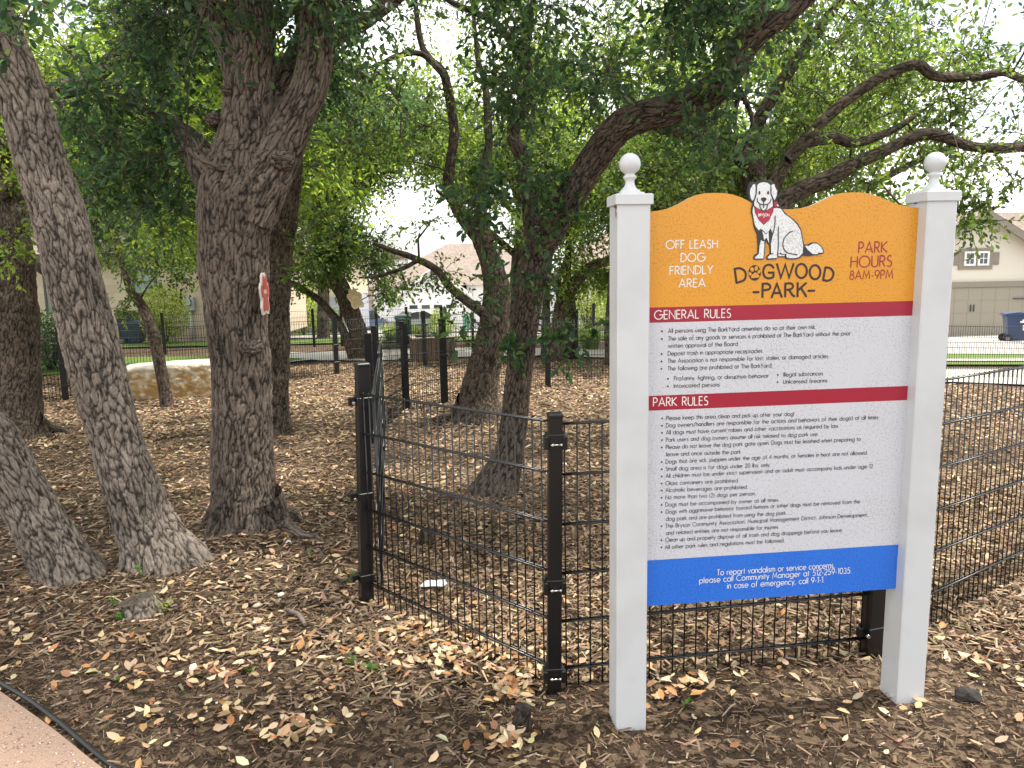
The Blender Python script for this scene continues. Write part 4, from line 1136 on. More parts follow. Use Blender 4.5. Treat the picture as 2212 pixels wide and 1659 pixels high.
# --- the leaning pair at the left
t = Tree('oak_tree', 'slim pale barked oak leaning left out of the photo, behind the weathered stump', 'tree', G(345, 1215))
t.add(px_limb([(356, 1250, .23), (350, 1215, .205), (330, 1165, .172), (299, 1094, .152), (237, 912, .143), (193, 730, .143), (148, 548, .143), (96, 364, .135), (40, 182, .125), (-35, 0, .115), (-140, -220, .1), (-260, -420, .08)], 4.43), .0075, .014, .10, .55, 1)
t.roots([(360, 1180, 4.42, .1), (395, 1215, .06), (425, 1222, .035), (450, 1230, .015)])
t.add(px_limb([(-60, -40, 4.3, .06), (20, -90, 4.1, .04), (110, -130, 3.9, .03)], 4.3), .015)
t.finish(region(-60, 90, -160, 40, 3.3, 4.2, 7, .22, False) + overhead_shade(-2.6, 4.2, 1.6, 1.8, 5.0, 6.4, 17, .5), .058, BARK, cols=LEAFD)
t = Tree('oak_tree', 'oak stem leaning hard left, cut by the photo\'s lower left edge, below its taller neighbour', 'tree', G(140, 1250))
t.add(px_limb([(165, 1285, .2), (150, 1250, .178), (128, 1205, .158), (72, 1105, .14), (0, 985, .135), (-70, 860, .13), (-150, 700, .12), (-240, 500, .11), (-330, 200, .09), (-400, -200, .07)], 4.2), .0075, .014, .10, .4, 2)
t.finish(overhead_shade(-4.4, 4.4, 1.8, 2.0, 4.8, 6.2, 17, .5), .06, BARK, cols=LEAFD)
# --- thick trunk at the far left edge
t = Tree('oak_tree', 'thick dark oak trunk at the photo\'s left edge, in front of the mesh fence', 'tree', G(50, 945))
t.add(px_limb([(42, 975, .34), (40, 950, .31), (37, 915, .285), (34, 840, .26), (31, 730, .255), (17, 548, .25), (0, 400, .23), (-20, 250, .2), (-60, 80, .16), (-110, -120, .12)], 8.75), .013, .016, .1, .35, 3)
t.roots([(60, 905, 8.7, .16), (100, 932, .10), (135, 936, .06), (165, 940, .03)], res=.02)
t.add(px_limb([(-10, 330, .13), (90, 210, .11), (180, 180, .09), (240, 130, .075), (285, 60, .06), (300, 0, .055), (330, -120, .04)], 8.4), .018)
t.add(px_limb([(5, 430, .08), (60, 330, .06), (130, 240, .05), (110, 190, .04)], 8.3), .02)
t.finish(region(-60, 470, -80, 330, 7.4, 10.5, 44, .36) + region(-30, 130, 380, 560, 7.8, 8.4, 7, .25) + region(150, 480, 380, 520, 8, 10.2, 22, .36) + overhead_shade(-6.5, 8, 3, 2.6, 5.2, 7, 16, .6), .062, BARK2, cols=LEAFY, per=24)
# --- the big forked oak
t = Tree('oak_tree', 'big forked oak with root flare, carrying the red paw plaque', 'tree', G(530, 1135), elong=5.5)
Y4 = 5.13
t.add(px_limb([(531, 1180, .285), (530, 1140, .255), (528, 1094, .232), (524, 1010, .205), (523, 912, .192), (515, 730, .195), (507, 548, .218), (512, 437, .25), (522, 370, .225), (533, 290, .17), (538, 182, .142), (549, 91, .13), (541, 0, .125), (520, -150, .11), (500, -330, .09)], Y4), .0075, .015, .09, .35, 4)
t.add(px_limb([(535, 470, .17), (572, 390, .165), (610, 320, .14), (640, 250, .12), (672, 182, .111), (683, 90, .105), (684, 0, .1), (690, -150, .09), (720, -320, .07)], Y4 - .03), .0075, .014, .08, 0, 5)
t.add(px_limb([(530, 260, .10), (515, 190, .08), (500, 130, .074), (484, 85, .072), (447, 0, .07), (380, -150, .06)], Y4 - .02), .009, .012, .1, 0, 6)
t.add(px_limb([(560, 290, 5.35, .11), (600, 185, 5.5, .082), (655, 108, 5.6, .075), (730, 75, 5.7, .068), (800, 35, 5.8, .06), (865, -15, 5.9, .055), (960, -90, 6.1, .045)], 5.5), .01, .012, .1, 0, 7)
t.add(px_limb([(505, 440, 5.3, .17), (455, 372, 5.4, .13), (420, 315, 5.6, .10), (390, 280, 5.8, .06), (350, 250, 5.9, .035), (300, 235, 6.0, .02)], 5.3), .012, .012, .1, 0, 8)
t.add(px_limb([(500, 358, 4.97, .028), (470, 362, 4.86, .024), (440, 350, 4.8, .019), (418, 333, 4.8, .015), (408, 322, 4.8, .008)], 4.9), .008, .004, .3, 0, 9)
for q in ([(430, 342, 4.8, .008), (424, 310, 4.78, .005), (405, 285, 4.78, .003)], [(452, 352, 4.82, .006), (480, 320, 4.8, .004), (500, 312, 4.8, .003)], [(420, 330, 4.8, .006), (440, 300, 4.76, .004), (420, 270, 4.76, .003)]):
    t.add(px_limb(q, 4.8), .01, .001)
t.roots([(572, 1070, 5.05, .13), (608, 1135, .075), (645, 1158, .045), (690, 1170, .028), (730, 1180, .012)], [(560, 1060, 5.12, .10), (605, 1100, .07), (640, 1122, .035), (660, 1130, .015)], [(485, 1090, 5.1, .10), (455, 1130, .06), (425, 1145, .025)])
# knots left by lost limbs
for px, py, r_, dx in ((537, 755, .04, -.02), (603, 345, .05, .03), (488, 195, .03, 0), (540, 185, .03, 0), (455, 258, .035, -.02)):
    c = at(px, py, Y4 - (.2 if py > 300 else .13)); d = np.array([dx, -1, -.1]); d /= np.linalg.norm(d)
    t.add([[*(c - d * .1), r_ * 1.5], [*(c - d * .03), r_ * 1.25], [*(c + d * .01), r_], [*(c + d * .022), r_ * .55], [*(c + d * .012), r_ * .25]], .006, .004, .1)
t.finish(region(170, 430, 170, 470, 5.3, 6.6, 30, .30) + region(250, 500, -120, 160, 5.4, 7, 16, .34) + region(380, 860, -330, 10, 4.6, 7, 34, .4) + region(650, 900, 0, 240, 6, 7.6, 12, .34) + overhead_shade(-1.2, 4.2, 2.2, 2.0, 4.9, 7, 34, .5), .055, BARK3, cols=LEAFD, per=30)
# --- the dark one right behind it
t = Tree('oak_tree', 'narrow dark oak trunk standing right behind the big forked oak', 'tree', G(590, 930))
t.add(px_limb([(588, 955, .24), (588, 930, .22), (588, 880, .2), (589, 730, .19), (597, 548, .19), (611, 437, .18), (620, 364, .17), (628, 280, .15), (645, 150, .12), (670, 0, .1), (690, -150, .07)], 8.9), .013, .016, .1, .3, 10)
t.add(px_limb([(640, 190, .06), (690, 118, .05), (740, 140, .042), (790, 165, .038), (842, 190, .03), (880, 240, .018)], 8.6), .015)
t.finish(region(600, 760, 180, 560, 8.2, 10, 14, .32) + region(690, 930, 90, 330, 8, 9.6, 12, .32) + region(620, 700, 470, 600, 8.2, 8.8, 6, .22) + overhead_shade(-2.8, 9, 2.2, 2.2, 5, 7, 16, .55), .06, BARK2, cols=LEAFC, per=26)
# --- sapling before the stone block
t = Tree('sapling', 'thin crooked dark sapling in front of the limestone block', 'tree', G(360, 875))
t.add(px_limb([(362, 895, .11), (360, 868, .095), (353, 830, .085), (345, 785, .085), (336, 740, .082), (324, 701, .076), (306, 660, .066), (284, 632, .055), (270, 595, .045), (262, 563, .038), (250, 520, .03), (262, 470, .022)], 11.15), .016, .009, .14, .25, 11)
t.add(px_limb([(300, 652, .02), (318, 620, .014), (345, 585, .008)], 11.1), .02)
t.finish(region(205, 300, 590, 680, 10.9, 11.4, 5, .17, False) + region(220, 450, 470, 590, 10.6, 12, 18, .33) + region(150, 420, 420, 520, 10.8, 12, 9, .36), .062, BARK2, cols=LEAFC, per=24, droop=.5)
# --- middle distance oak with the tan plaque, two stems
t = Tree('oak_tree', 'leaning oak with a second thin stem, carrying the tan plaque beyond the open gate', 'tree', G(780, 775))
t.add(px_limb([(784, 800, .3), (781, 775, .26), (775, 726, .225), (764, 689, .22), (752, 659, .215), (740, 630, .21), (730, 610, .2), (714, 578, .19), (697, 547, .17), (697, 504, .16), (706, 473, .155), (698, 426, .13), (692, 390, .11), (708, 349, .09), (700, 290, .06), (720, 230, .04)], 18.9), .024, .016, .1, .2, 12)
t.add(px_limb([(765, 780, .14), (746, 726, .11), (731, 697, .105), (720, 682, .1), (693, 652, .085), (663, 630, .075), (633, 612, .06), (600, 600, .04)], 18.8), .026, .012, .1, 0, 13)
t.add(px_limb([(712, 580, .11), (680, 557, .09), (654, 547, .07), (630, 530, .04)], 18.7), .03)
t.add(px_limb([(704, 440, .09), (735, 400, .07), (760, 340, .05), (790, 300, .03)], 18.7), .03)
t.finish(region(625, 850, 330, 600, 17.6, 20, 34, .58) + region(620, 700, 540, 620, 18, 19, 5, .36) + region(790, 845, 560, 660, 18.2, 19, 4, .34, False) + region(600, 900, 200, 360, 18, 21, 22, .8), .085, BARK2, cols=LEAFC, per=26, res=.05)
# --- the pair in the middle
t = Tree('oak_tree', 'stout oak with spreading root behind the mesh, its low limb drooping left', 'tree', G(1033, 905))
t.add(px_limb([(1033, 935, .33), (1033, 908, .30), (1033, 880, .27), (1035, 850, .24), (1045, 800, .215), (1055, 760, .2), (1066, 700, .185), (1072, 640, .17), (1064, 580, .14), (1051, 546, .12), (1033, 509, .105), (1004, 473, .094), (982, 437, .08), (968, 400, .07), (975, 340, .065), (980, 273, .06), (960, 164, .05), (928, 127, .045), (909, 91, .035), (900, 29, .03), (890, -80, .02)], 9.46), .013, .015, .1, .45, 14)
t.add(px_limb([(1068, 590, .09), (1050, 505, .072), (1040, 455, .066), (1040, 393, .062), (1055, 320, .053), (1055, 284, .05), (1048, 182, .04), (1033, 130, .033), (1020, 0, .02)], 9.4), .014, .008, .14, 0, 15)
t.add(px_limb([(1072, 700, .09), (1040, 672, .066), (1008, 650, .056), (973, 622, .05), (942, 582, .045), (891, 556, .04), (846, 541, .03), (805, 525, .02)], 9.3), .014, .006, .14, 0, 16)
t.add(px_limb([(905, 560, .03), (880, 575, .028), (852, 586, .025), (813, 597, .02), (775, 600, .01)], 9.25), .016)
t.add(px_limb([(958, 160, .04), (910, 117, .035), (860, 120, .03), (815, 140, .02), (770, 150, .012)], 9.4), .016)
t.roots([(1015, 870, 9.4, .18), (985, 902, .1), (950, 908, .055), (915, 906, .025)], res=.016)
t.finish(region(800, 1230, -60, 330, 8.4, 11, 30, .34) + region(840, 1180, 300, 540, 8.6, 10.6, 16, .3) + region(850, 1000, 555, 660, 9.1, 9.5, 9, .24) + overhead_shade(.2, 9.6, 2.4, 2.2, 5, 7.2, 16, .55), .056, BARK2, cols=LEAFC, per=22)
t = Tree('oak_tree', 'slim oak inside the fence whose long limb arches right above the sign', 'tree', G(1088, 1062))
t.add(px_limb([(1066, 1090, .2), (1071, 1065, .175), (1079, 1040, .15), (1092, 1005, .13), (1102, 965, .116), (1116, 861, .108), (1126, 757, .11), (1140, 653, .115), (1161, 548, 5.85, .115), (1204, 473, 5.7, .11), (1248, 400, 5.6, .108), (1295, 327, 5.5, .105), (1339, 275, 5.4, .104), (1386, 251, 5.3, .102), (1454, 235, 5.2, .1), (1527, 204, 5.1, .095), (1574, 156, 5.0, .088), (1607, 102, 4.95, .08), (1650, 60, 4.9, .07), (1705, 25, 4.85, .055), (1780, -40, 4.8, .045), (1880, -140, 4.7, .03)], 5.91), .0085, .013, .1, .5, 17)
t.add(px_limb([(1160, 575, 5.9, .085), (1150, 480, 5.95, .07), (1142, 400, 6, .062), (1128, 340, 6.05, .058), (1108, 290, 6.1, .052), (1128, 240, 6.1, .05), (1142, 190, 6.1, .045), (1135, 100, 6.1, .035), (1150, 0, 6.1, .028), (1160, -120, 6, .02)], 6), .0095, .008, .14, 0, 18)
t.add(px_limb([(1600, 190, 4.95, .018), (1588, 250, 4.9, .014), (1592, 330, 4.9, .008)], 5), .012, .003)
t.add(px_limb([(1602, 200, 4.98, .018), (1625, 262, 4.95, .013), (1605, 330, 4.95, .007)], 5), .012, .003)
t.add(px_limb([(1620, 90, 4.95, .05), (1640, 0, 4.9, .045), (1670, -120, 4.9, .04)], 5), .012, .006)
t.add(px_limb([(1130, 130, 6.1, .03), (1077, 55, 6.1, .028), (1040, 33, 6.1, .025), (968, 0, 6.1, .02), (900, -60, 6.1, .012)], 6), .012, .004)
bt = region(1010, 1260, 300, 520, 5.3, 5.8, 17, .18, False, .062)
bt += region(1040, 1190, 540, 670, 5.3, 5.7, 7, .14, False, .062) + region(960, 1060, 640, 740, 5.2, 5.6, 4, .11, False, .06) + region(1165, 1240, 700, 780, 5.5, 5.8, 6, .13, False, .065) + region(1080, 1140, 690, 840, 5.5, 5.7, 5, .11, False, .07) + region(1200, 1330, 690, 720, 5.4, 5.7, 3, .09, False, .065)
bt += region(1030, 1330, -200, 230, 5.0, 6.5, 26, .32) + region(1300, 1760, -260, 200, 4.6, 6.3, 36, .32) + region(1400, 1700, 150, 330, 4.7, 5.8, 12, .26) + overhead_shade(1.4, 4.4, 2.4, 1.9, 4.4, 6.4, 34, .5) + overhead_shade(2.8, 2.0, 2.2, 1.6, 4.6, 6.4, 26, .55)  # last group: unseen crown part added to keep sun off the sign
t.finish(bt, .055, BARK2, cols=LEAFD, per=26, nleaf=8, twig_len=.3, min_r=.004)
# --- oaks beyond the fence in the middle
t = Tree('oak_tree', 'twin stemmed knobbly oak beyond the fence, just left of the sign', 'tree', G(1215, 785))
t.add(px_limb([(1197, 815, .24), (1197, 790, .21), (1203, 742, .18), (1210, 690, .17), (1216, 655, .18), (1236, 623, .15), (1255, 597, .13), (1281, 574, .11), (1313, 563, .09), (1360, 540, .06)], 17.3), .024, .014, .14, .3, 19)
t.add(px_limb([(1212, 670, .12), (1210, 632, .09), (1200, 601, .08), (1184, 592, .05), (1160, 560, .03)], 17.2), .026, .01)
t.add(px_limb([(1200, 603, .06), (1216, 578, .05), (1234, 560, .035)], 17.2), .028)
t.add(px_limb([(1234, 800, .22), (1233, 775, .19), (1232, 710, .165), (1230, 655, .15), (1225, 620, .1), (1230, 500, .07), (1240, 400, .05)], 17.9), .024, .014, .12, .3, 20)
t.add(px_limb([(1174, 815, .13), (1174, 790, .11), (1178, 742, .1), (1181, 629, .085), (1186, 570, .07), (1200, 480, .05)], 17.6), .028, .012, .12, .2, 21)
t.finish(region(1170, 1340, 470, 640, 16.4, 19, 16, .5) + region(1130, 1440, 240, 500, 16.5, 20, 34, .8), .085, BARK2, cols=LEAFY, per=24)
t = Tree('oak_tree', 'oak trunk half hidden by the white left post of the sign', 'tree', G(1322, 790))
t.add(px_limb([(1324, 815, .2), (1323, 788, .17), (1322, 700, .15), (1330, 600, .14), (1350, 480, .12), (1380, 380, .08)], 16), .026, .012, .1, .3, 22)
t.finish(region(1300, 1560, 250, 460, 14.5, 18, 30, .7), .08, BARK2, cols=LEAFC, per=24)
# --- the oak behind the sign whose limbs reach right
Yr = 8.0; g0 = gz(2.3, Yr)
bp = np.array([at(1640, 900, Yr)[0], Yr, float(gz(at(1640, 900, Yr)[0], Yr))])
t = Tree('oak_tree', 'oak behind the sign, its lichened limbs reaching to the right edge', 'tree', bp)
b0 = proj(bp)
t.add(px_limb([(b0[0], b0[1] + 20, .27), (b0[0], b0[1] - 5, .23), (1650, 750, .19), (1650, 580, .17), (1640, 440, .15), (1622, 355, .11), (1574, 327, .075), (1527, 302, .068), (1454, 284, .06), (1400, 262, .045), (1340, 200, .03), (1300, 120, .02)], Yr), .013, .01, .12, .3, 23)
t.add(px_limb([(1645, 480, .11), (1668, 400, .09), (1700, 345, .075), (1740, 308, .068), (1803, 298, .06), (1850, 308, .05), (1930, 280, .035), (1990, 240, .02)], Yr - .1), .013, .008, .14, 0, 24)
t.add(px_limb([(1650, 520, .12), (1700, 430, .09), (1790, 385, .08), (1850, 352, .07), (1908, 327, .062), (1956, 304, .06), (1992, 290, .058), (2032, 293, .055), (2108, 318, .05), (2212, 316, .045), (2330, 290, .03)], Yr - .3), .013, .008, .14, 0, 25)
t.add(px_limb([(1700, 345, .06), (1790, 250, .055), (1880, 180, .05), (1974, 140, .05), (2021, 164, .048), (2108, 167, .044), (2167, 156, .04), (2212, 171, .035), (2300, 190, .02)], Yr - .4), .013, .008, .14, 0, 26)
t.add(px_limb([(1620, 350, .08), (1640, 260, .07), (1720, 130, .06), (1800, 20, .05), (1900, -120, .04)], Yr + .3), .016)
t.finish(region(1330, 1760, 170, 430, 8, 10.5, 26, .34) + region(1700, 2120, 0, 400, 7.4, 10.4, 48, .34) + region(2050, 2260, 60, 400, 6.6, 8.6, 18, .28) + region(1440, 2000, 320, 430, 7.6, 10, 34, .27) + region(1500, 2260, -260, 60, 5.6, 9, 30, .38)
         + region(2075, 2170, 390, 490, 7.2, 7.7, 8, .2, False) + region(2170, 2230, 330, 420, 7, 7.5, 3, .2, False) + overhead_shade(3.6, 7.6, 3.2, 2.6, 5.0, 7.2, 20, .55), .058, BARK2, cols=LEAFC, per=24)

# --- the wood behind: more oaks across the park, trunks mostly hidden by the near ones
def far_oak(px, Y, h, spread, label, n=40, cols=None, kind='oak_tree', r=.9):
    x = (px - 1106) / FOC * Y
    b = np.array([x, Y, float(gz(x, Y))])
    t = Tree(kind, label, 'tree', b, 'oaks further back in the park')
    ph = rng.uniform(0, 6)
    t.add([[x, Y, b[2] - .2, .3], [x, Y, b[2] + .1, .24], [x + .15 * math.sin(ph), Y, b[2] + h * .25, .2], [x + .3 * math.sin(ph), Y, b[2] + h * .5, .15], [x, Y, b[2] + h * .85, .05]], .06, .014, .1, .3, ph)
    for k in range(5):
        a = ph + k * 2.4; z = b[2] + h * (.25 + .07 * k)
        t.add([[x + .2 * math.sin(ph), Y, z, .11], [x + spread * .35 * math.cos(a), Y + spread * .35 * math.sin(a), z + h * .12, .08], [x + spread * .75 * math.cos(a), Y + spread * .75 * math.sin(a), z + h * .22, .04]], .07, .01)
    cl = []
    while len(cl) < n:
        d = rng.uniform(-1, 1, 3)
        if (d * d).sum() > 1 or (d[:2] ** 2).sum() < .04: continue
        cl.append([x + d[0] * spread, Y + d[1] * spread, b[2] + h * (.72 + .34 * d[2]), r * rng.uniform(.7, 1.15), 0.])
    return t.finish(cl, .125, BARK2, cols=cols or LEAFY, per=20, nleaf=8, twig_len=.5, min_r=.012)
far_oak(508, 15.5, 6.5, 3.2, 'bright green oak behind the big forked oak', 46, r=.7)
far_oak(165, 16.5, 7.5, 3.6, 'bright green oak behind the slim leaning oak, in front of the stone house', 40, r=.7)
far_oak(-150, 18, 8, 4.2, 'bright green oak at the far left before the stone house', 40)
far_oak(330, 31, 11, 4.5, 'tall pale green tree rising behind the stone house roof', 44, r=1.2)
far_oak(60, 33, 12, 5, 'tall pale green tree behind the left end of the stone house', 44, r=1.3)
far_oak(700, 28, 9.5, 3.0, 'pale green tree across the street, behind the oak with the tan plaque', 34)
far_oak(1110, 22, 8.0, 3.0, 'pale green oak behind the slim arching oak', 30)
far_oak(1480, 20, 8.0, 4.0, 'oak hidden behind the sign board, left crown', 34, LEAFY)
far_oak(1760, 17, 6.8, 3.6, 'oak hidden behind the sign board, right crown', 34, LEAFY, r=.7)
# ================================================================== BUILDINGS
def brick_mat(name, c1, c2, mortar, scale, bw=.5, rh=.25, ms=.012):
    m = bpy.data.materials.new(name); m.use_nodes = True
    t = m.node_tree; b = t.nodes['Principled BSDF']; L = t.links.new
    b.inputs['Roughness'].default_value = .9; b.inputs['Specular IOR Level'].default_value = .2
    co = t.nodes.new('ShaderNodeTexCoord'); mp_ = t.nodes.new('ShaderNodeMapping'); mp_.inputs['Rotation'].default_value = (R(90), 0, 0)
    L(co.outputs['Object'], mp_.inputs['Vector'])
    k = t.nodes.new('ShaderNodeTexBrick')
    k.inputs['Color1'].default_value = (*c1, 1); k.inputs['Color2'].default_value = (*c2, 1); k.inputs['Mortar'].default_value = (*mortar, 1)
    k.inputs['Scale'].default_value = scale; k.inputs['Mortar Size'].default_value = ms; k.inputs['Brick Width'].default_value = bw; k.inputs['Row Height'].default_value = rh
    L(mp_.outputs['Vector'], k.inputs['Vector']); L(k.outputs['Color'], b.inputs['Base Color'])
    return m
STONE_W = brick_mat('cream_stone', (.52, .44, .32), (.46, .38, .27), (.40, .35, .27), 1.0, .55, .28)
SHING = brick_mat('brown_shingles', (.22, .175, .145), (.30, .245, .205), (.17, .13, .11), 2.2, .5, .3, .02)
SIDING = mat('white_siding', (.74, .74, .73), .6)
STUCCO = mat('cream_stucco', (.60, .56, .48), .85, bump=(40, .2, .01))
TANP = mat('tan_paint', (.26, .235, .185), .6)
TANT = mat('tan_trim', (.22, .195, .155), .6)
GREYS = mat('grey_siding', (.30, .31, .34), .7)
FASC = mat('dark_fascia', (.05, .055, .065), .5)
GLASSG = mat('green_blinds_glass', (.17, .26, .21), .12, spec=.7)
GLASSD = mat('dark_glass', (.03, .045, .05), .08, spec=.8)
FRAMEW = mat('window_white', (.75, .75, .73), .5)
FRAMED = mat('window_dark', (.06, .06, .055), .5)

def window(root, c, w_, h_, fr, gl_, grid=None, name='window', depth=.06, fw=.07):
    """c = centre on the wall face, facing -y"""
    f = MB(); x, y, z = c
    for dx, dz, a, b in ((0, h_ / 2, w_ + fw, fw), (0, -h_ / 2, w_ + fw, fw), (-w_ / 2, 0, fw, h_ - fw), (w_ / 2, 0, fw, h_ - fw)): f.box((x + dx, y - depth / 2, z + dz), (a, depth, b))
    if grid:
        for i in range(1, grid[0]): f.box((x - w_ / 2 + w_ * i / grid[0], y - depth * .4, z), (.03, depth * .6, h_ - fw))
        for i in range(1, grid[1]): f.box((x, y - depth * .35, z - h_ / 2 + h_ * i / grid[1]), (w_ - fw, depth * .5, .03))
    o = f.build(name, fr, root)
    MB().box((x, y - .012, z), (w_ - fw, .02, h_ - fw)).build('pane', gl_, o)
    return o

# --- cream stone house at the left
Yh = 29.0
hz0 = float(gz(-12, Yh)) - .1
xl, xr = at(-330, 600, Yh)[0], at(535, 600, Yh)[0]
h = thing('stone_house', 'cream limestone house with green blinds at the left beyond the lawn', 'house', (0, Yh, hz0))
ze = at(70, 563, Yh)[2] - hz0
wl = MB(); wl.box(((xl + xr) / 2, 4, ze / 2), (xr - xl, 8, ze)); wl.build('wall', STONE_W, h)
fb_ = MB(); fb_.box(((xl + xr) / 2, -.32, ze + .11), (xr - xl + .8, .06, .24)); fb_.box(((xl + xr) / 2, -.12, ze + .012), (xr - xl + .8, .36, .02)); fb_.build('fascia', FASC, h)
rf = MB(); zr_ = ze + .24; a0, a1 = xl - .4, xr + .4
rf.add([(a0, -.4, zr_ - .02), (a1, -.4, zr_ - .02), (a1 - 3.2, 4.2, zr_ + 2.4), (a0 + 3.2, 4.2, zr_ + 2.4), (a0, 8.6, zr_), (a1, 8.6, zr_)], [(0, 1, 2, 3), (3, 2, 5, 4), (1, 5, 2), (0, 3, 4), (0, 4, 5, 1)])
rf.build('roof', SHING, h)
for x0, x1, y0, y1 in ((93, 128, 578, 676), (286, 338, 582, 634), (175, 215, 578, 670)):
    A, B = at(x0, y0, Yh), at(x1, y1, Yh)
    window(h, ((A[0] + B[0]) / 2, 0, (A[2] + B[2]) / 2 - hz0), B[0] - A[0], A[2] - B[2], FRAMED, GLASSG, (1, 2))
A, B = at(404, 643, Yh), at(419, 668, Yh)
mb_ = MB(); mb_.box(((A[0] + B[0]) / 2, -.09, (A[2] + B[2]) / 2 - hz0), (.36, .16, .5), bev=.02); mo = mb_.build('meter_box', mat('meter_grey', (.33, .36, .38), .5), h)
MB().tube([((A[0] + B[0]) / 2, -.16, (A[2] + B[2]) / 2 - hz0 + .03), ((A[0] + B[0]) / 2, -.27, (A[2] + B[2]) / 2 - hz0 + .03)], .1, 14).build('meter_dial', mat('meter_glass', (.45, .47, .48), .15), mo)
MB().tube([((A[0] + B[0]) / 2, -.07, (A[2] + B[2]) / 2 - hz0 - .25), ((A[0] + B[0]) / 2, -.07, 0)], .045, 10).build('conduit', mat('conduit_grey', (.42, .44, .46), .4), h)

# --- white farmhouse with the garage, far in the middle
Yg = 70.0
def wx(px): return at(px, 600, Yg)[0]
def wz(py, px=930): return at(px, py, Yg)[2]
g0z = float(gz(-6, Yg)) - .1
h = thing('white_farmhouse', 'white board and batten house with brown roof and garage door, far across the street', 'house', (0, Yg, g0z))
gl_, gr = wx(866), wx(1006); za = wz(632) - g0z; gp = (gl_ + gr) / 2; zp = za + (gr - gl_) / 2 * .72
wm = MB(); wm.prism([(gl_, 0), (gr, 0), (gr, za), (gp, zp), (gl_, za)], 0, 9, 'y')
for x in np.arange(gl_ + .35, gr, .42): 
    zt = za + (1 - abs(x - gp) / ((gr - gl_) / 2)) * (zp - za) - .1
    wm.box((x, -.02, (zt + 2.75) / 2), (.05, .04, zt - 2.75))
bl, br = wx(800), wx(1230); zb_ = wz(614) - g0z
wm.box(((bl + gl_) / 2, 5.2, zb_ / 2), (gl_ - bl, 8, zb_)); wm.box(((gr + br) / 2, 5.2, zb_ / 2), (br - gr, 8, zb_))
wm.build('wall', SIDING, h)
rf = MB(); ov = .55
def gable_roof(rf, x0, x1, ze_, zp_, y0, y1, th=.18):
    xm = (x0 + x1) / 2; k = (zp_ - ze_) / (xm - x0)
    for s, xe in ((-1, x0 - ov), (1, x1 + ov)):
        zee = ze_ - k * ov
        rf.add([(xe, y0, zee), (xm, y0, zp_), (xm, y1, zp_), (xe, y1, zee), (xe, y0, zee + th), (xm, y0, zp_ + th), (xm, y1, zp_ + th), (xe, y1, zee + th)],
               [(0, 1, 2, 3), (4, 5, 6, 7), (0, 1, 5, 4), (1, 2, 6, 5), (2, 3, 7, 6), (3, 0, 4, 7)])
gable_roof(rf, gl_, gr, za, zp, -.4, 9)
zt_ = wz(522, 985) - g0z
rf.add([(bl - .8, .8, zb_ - .15), (br + .8, .8, zb_ - .15), (wx(1060), 7, zt_), (wx(955), 7, zt_), (bl - .8, 13, zb_ - .15), (br + .8, 13, zb_ - .15)], [(0, 1, 2, 3), (3, 2, 5, 4), (1, 5, 2), (0, 3, 4), (0, 4, 5, 1)])
rf.build('roof', SHING, h)
tr = MB()
for s, xe in ((-1, gl_ - ov), (1, gr + ov)):
    k = (zp - za) / (gp - gl_)
    tr.add([(xe, -.44, za - k * ov - .12), (gp, -.44, zp - .12), (gp, -.44, zp + .2), (xe, -.44, za - k * ov + .2), (xe, -.40, za - k * ov - .12), (gp, -.40, zp - .12), (gp, -.40, zp + .2), (xe, -.40, za - k * ov + .2)], [(0, 1, 2, 3), (4, 5, 6, 7), (0, 1, 5, 4), (2, 3, 7, 6), (0, 3, 7, 4), (1, 2, 6, 5)])
tr.build('gable_trim', FRAMEW, h)
d0, d1, dt = wx(878), wx(984), wz(655) - g0z
gd = MB(); gd.box(((d0 + d1) / 2, -.03, dt / 2), (d1 - d0, .08, dt))
for i in range(1, 4): gd.box(((d0 + d1) / 2, -.06, dt * i / 4), (d1 - d0, .05, .03))
go = gd.build('garage_door', FRAMEW, h)
for i in range(4):
    x = d0 + (d1 - d0) * (i + .5) / 4
    window(go, (x, -.09, dt * .875), (d1 - d0) / 4 * .72, .40, FRAMEW, GLASSD, (4, 2), 'door_window', .03, .05)
ql = MB(); ql.tube([(gp - .3, -.05, za + .75), (gp - .3, -.3, za + .85), (gp - .3, -.4, za + .7)], .03, 6); ql.lathe([(.06, .18), (.07, .1), (.22, 0), (.22, -.02)], 14, (gp - .3, -.4, za + .5)); ql.build('barn_lamp', FASC, h)
window(h, (gp + .1, 0, za + 1.5), .6, .9, FRAMEW, GLASSD, (1, 2), 'gable_window')
dm_ = MB(); dx = wx(846); dm_.box((dx, 4.2, wz(590) - g0z), (1.6, 3, 2.6)); dd = dm_.build('dormer', SIDING, h)
dr2 = MB(); zz = wz(590) - g0z + 1.3; dr2.prism([(dx - 1.1, zz), (dx + 1.1, zz), (dx, zz + .8)], 2.5, 6, 'y'); dr2.build('dormer_roof', SHING, dd)
gt = MB(); gt.tube([(gl_ - .1, -.1, za - .35), (gl_ - .1, -.06, 0)], .05, 6); gt.build('downpipe', FRAMEW, h)

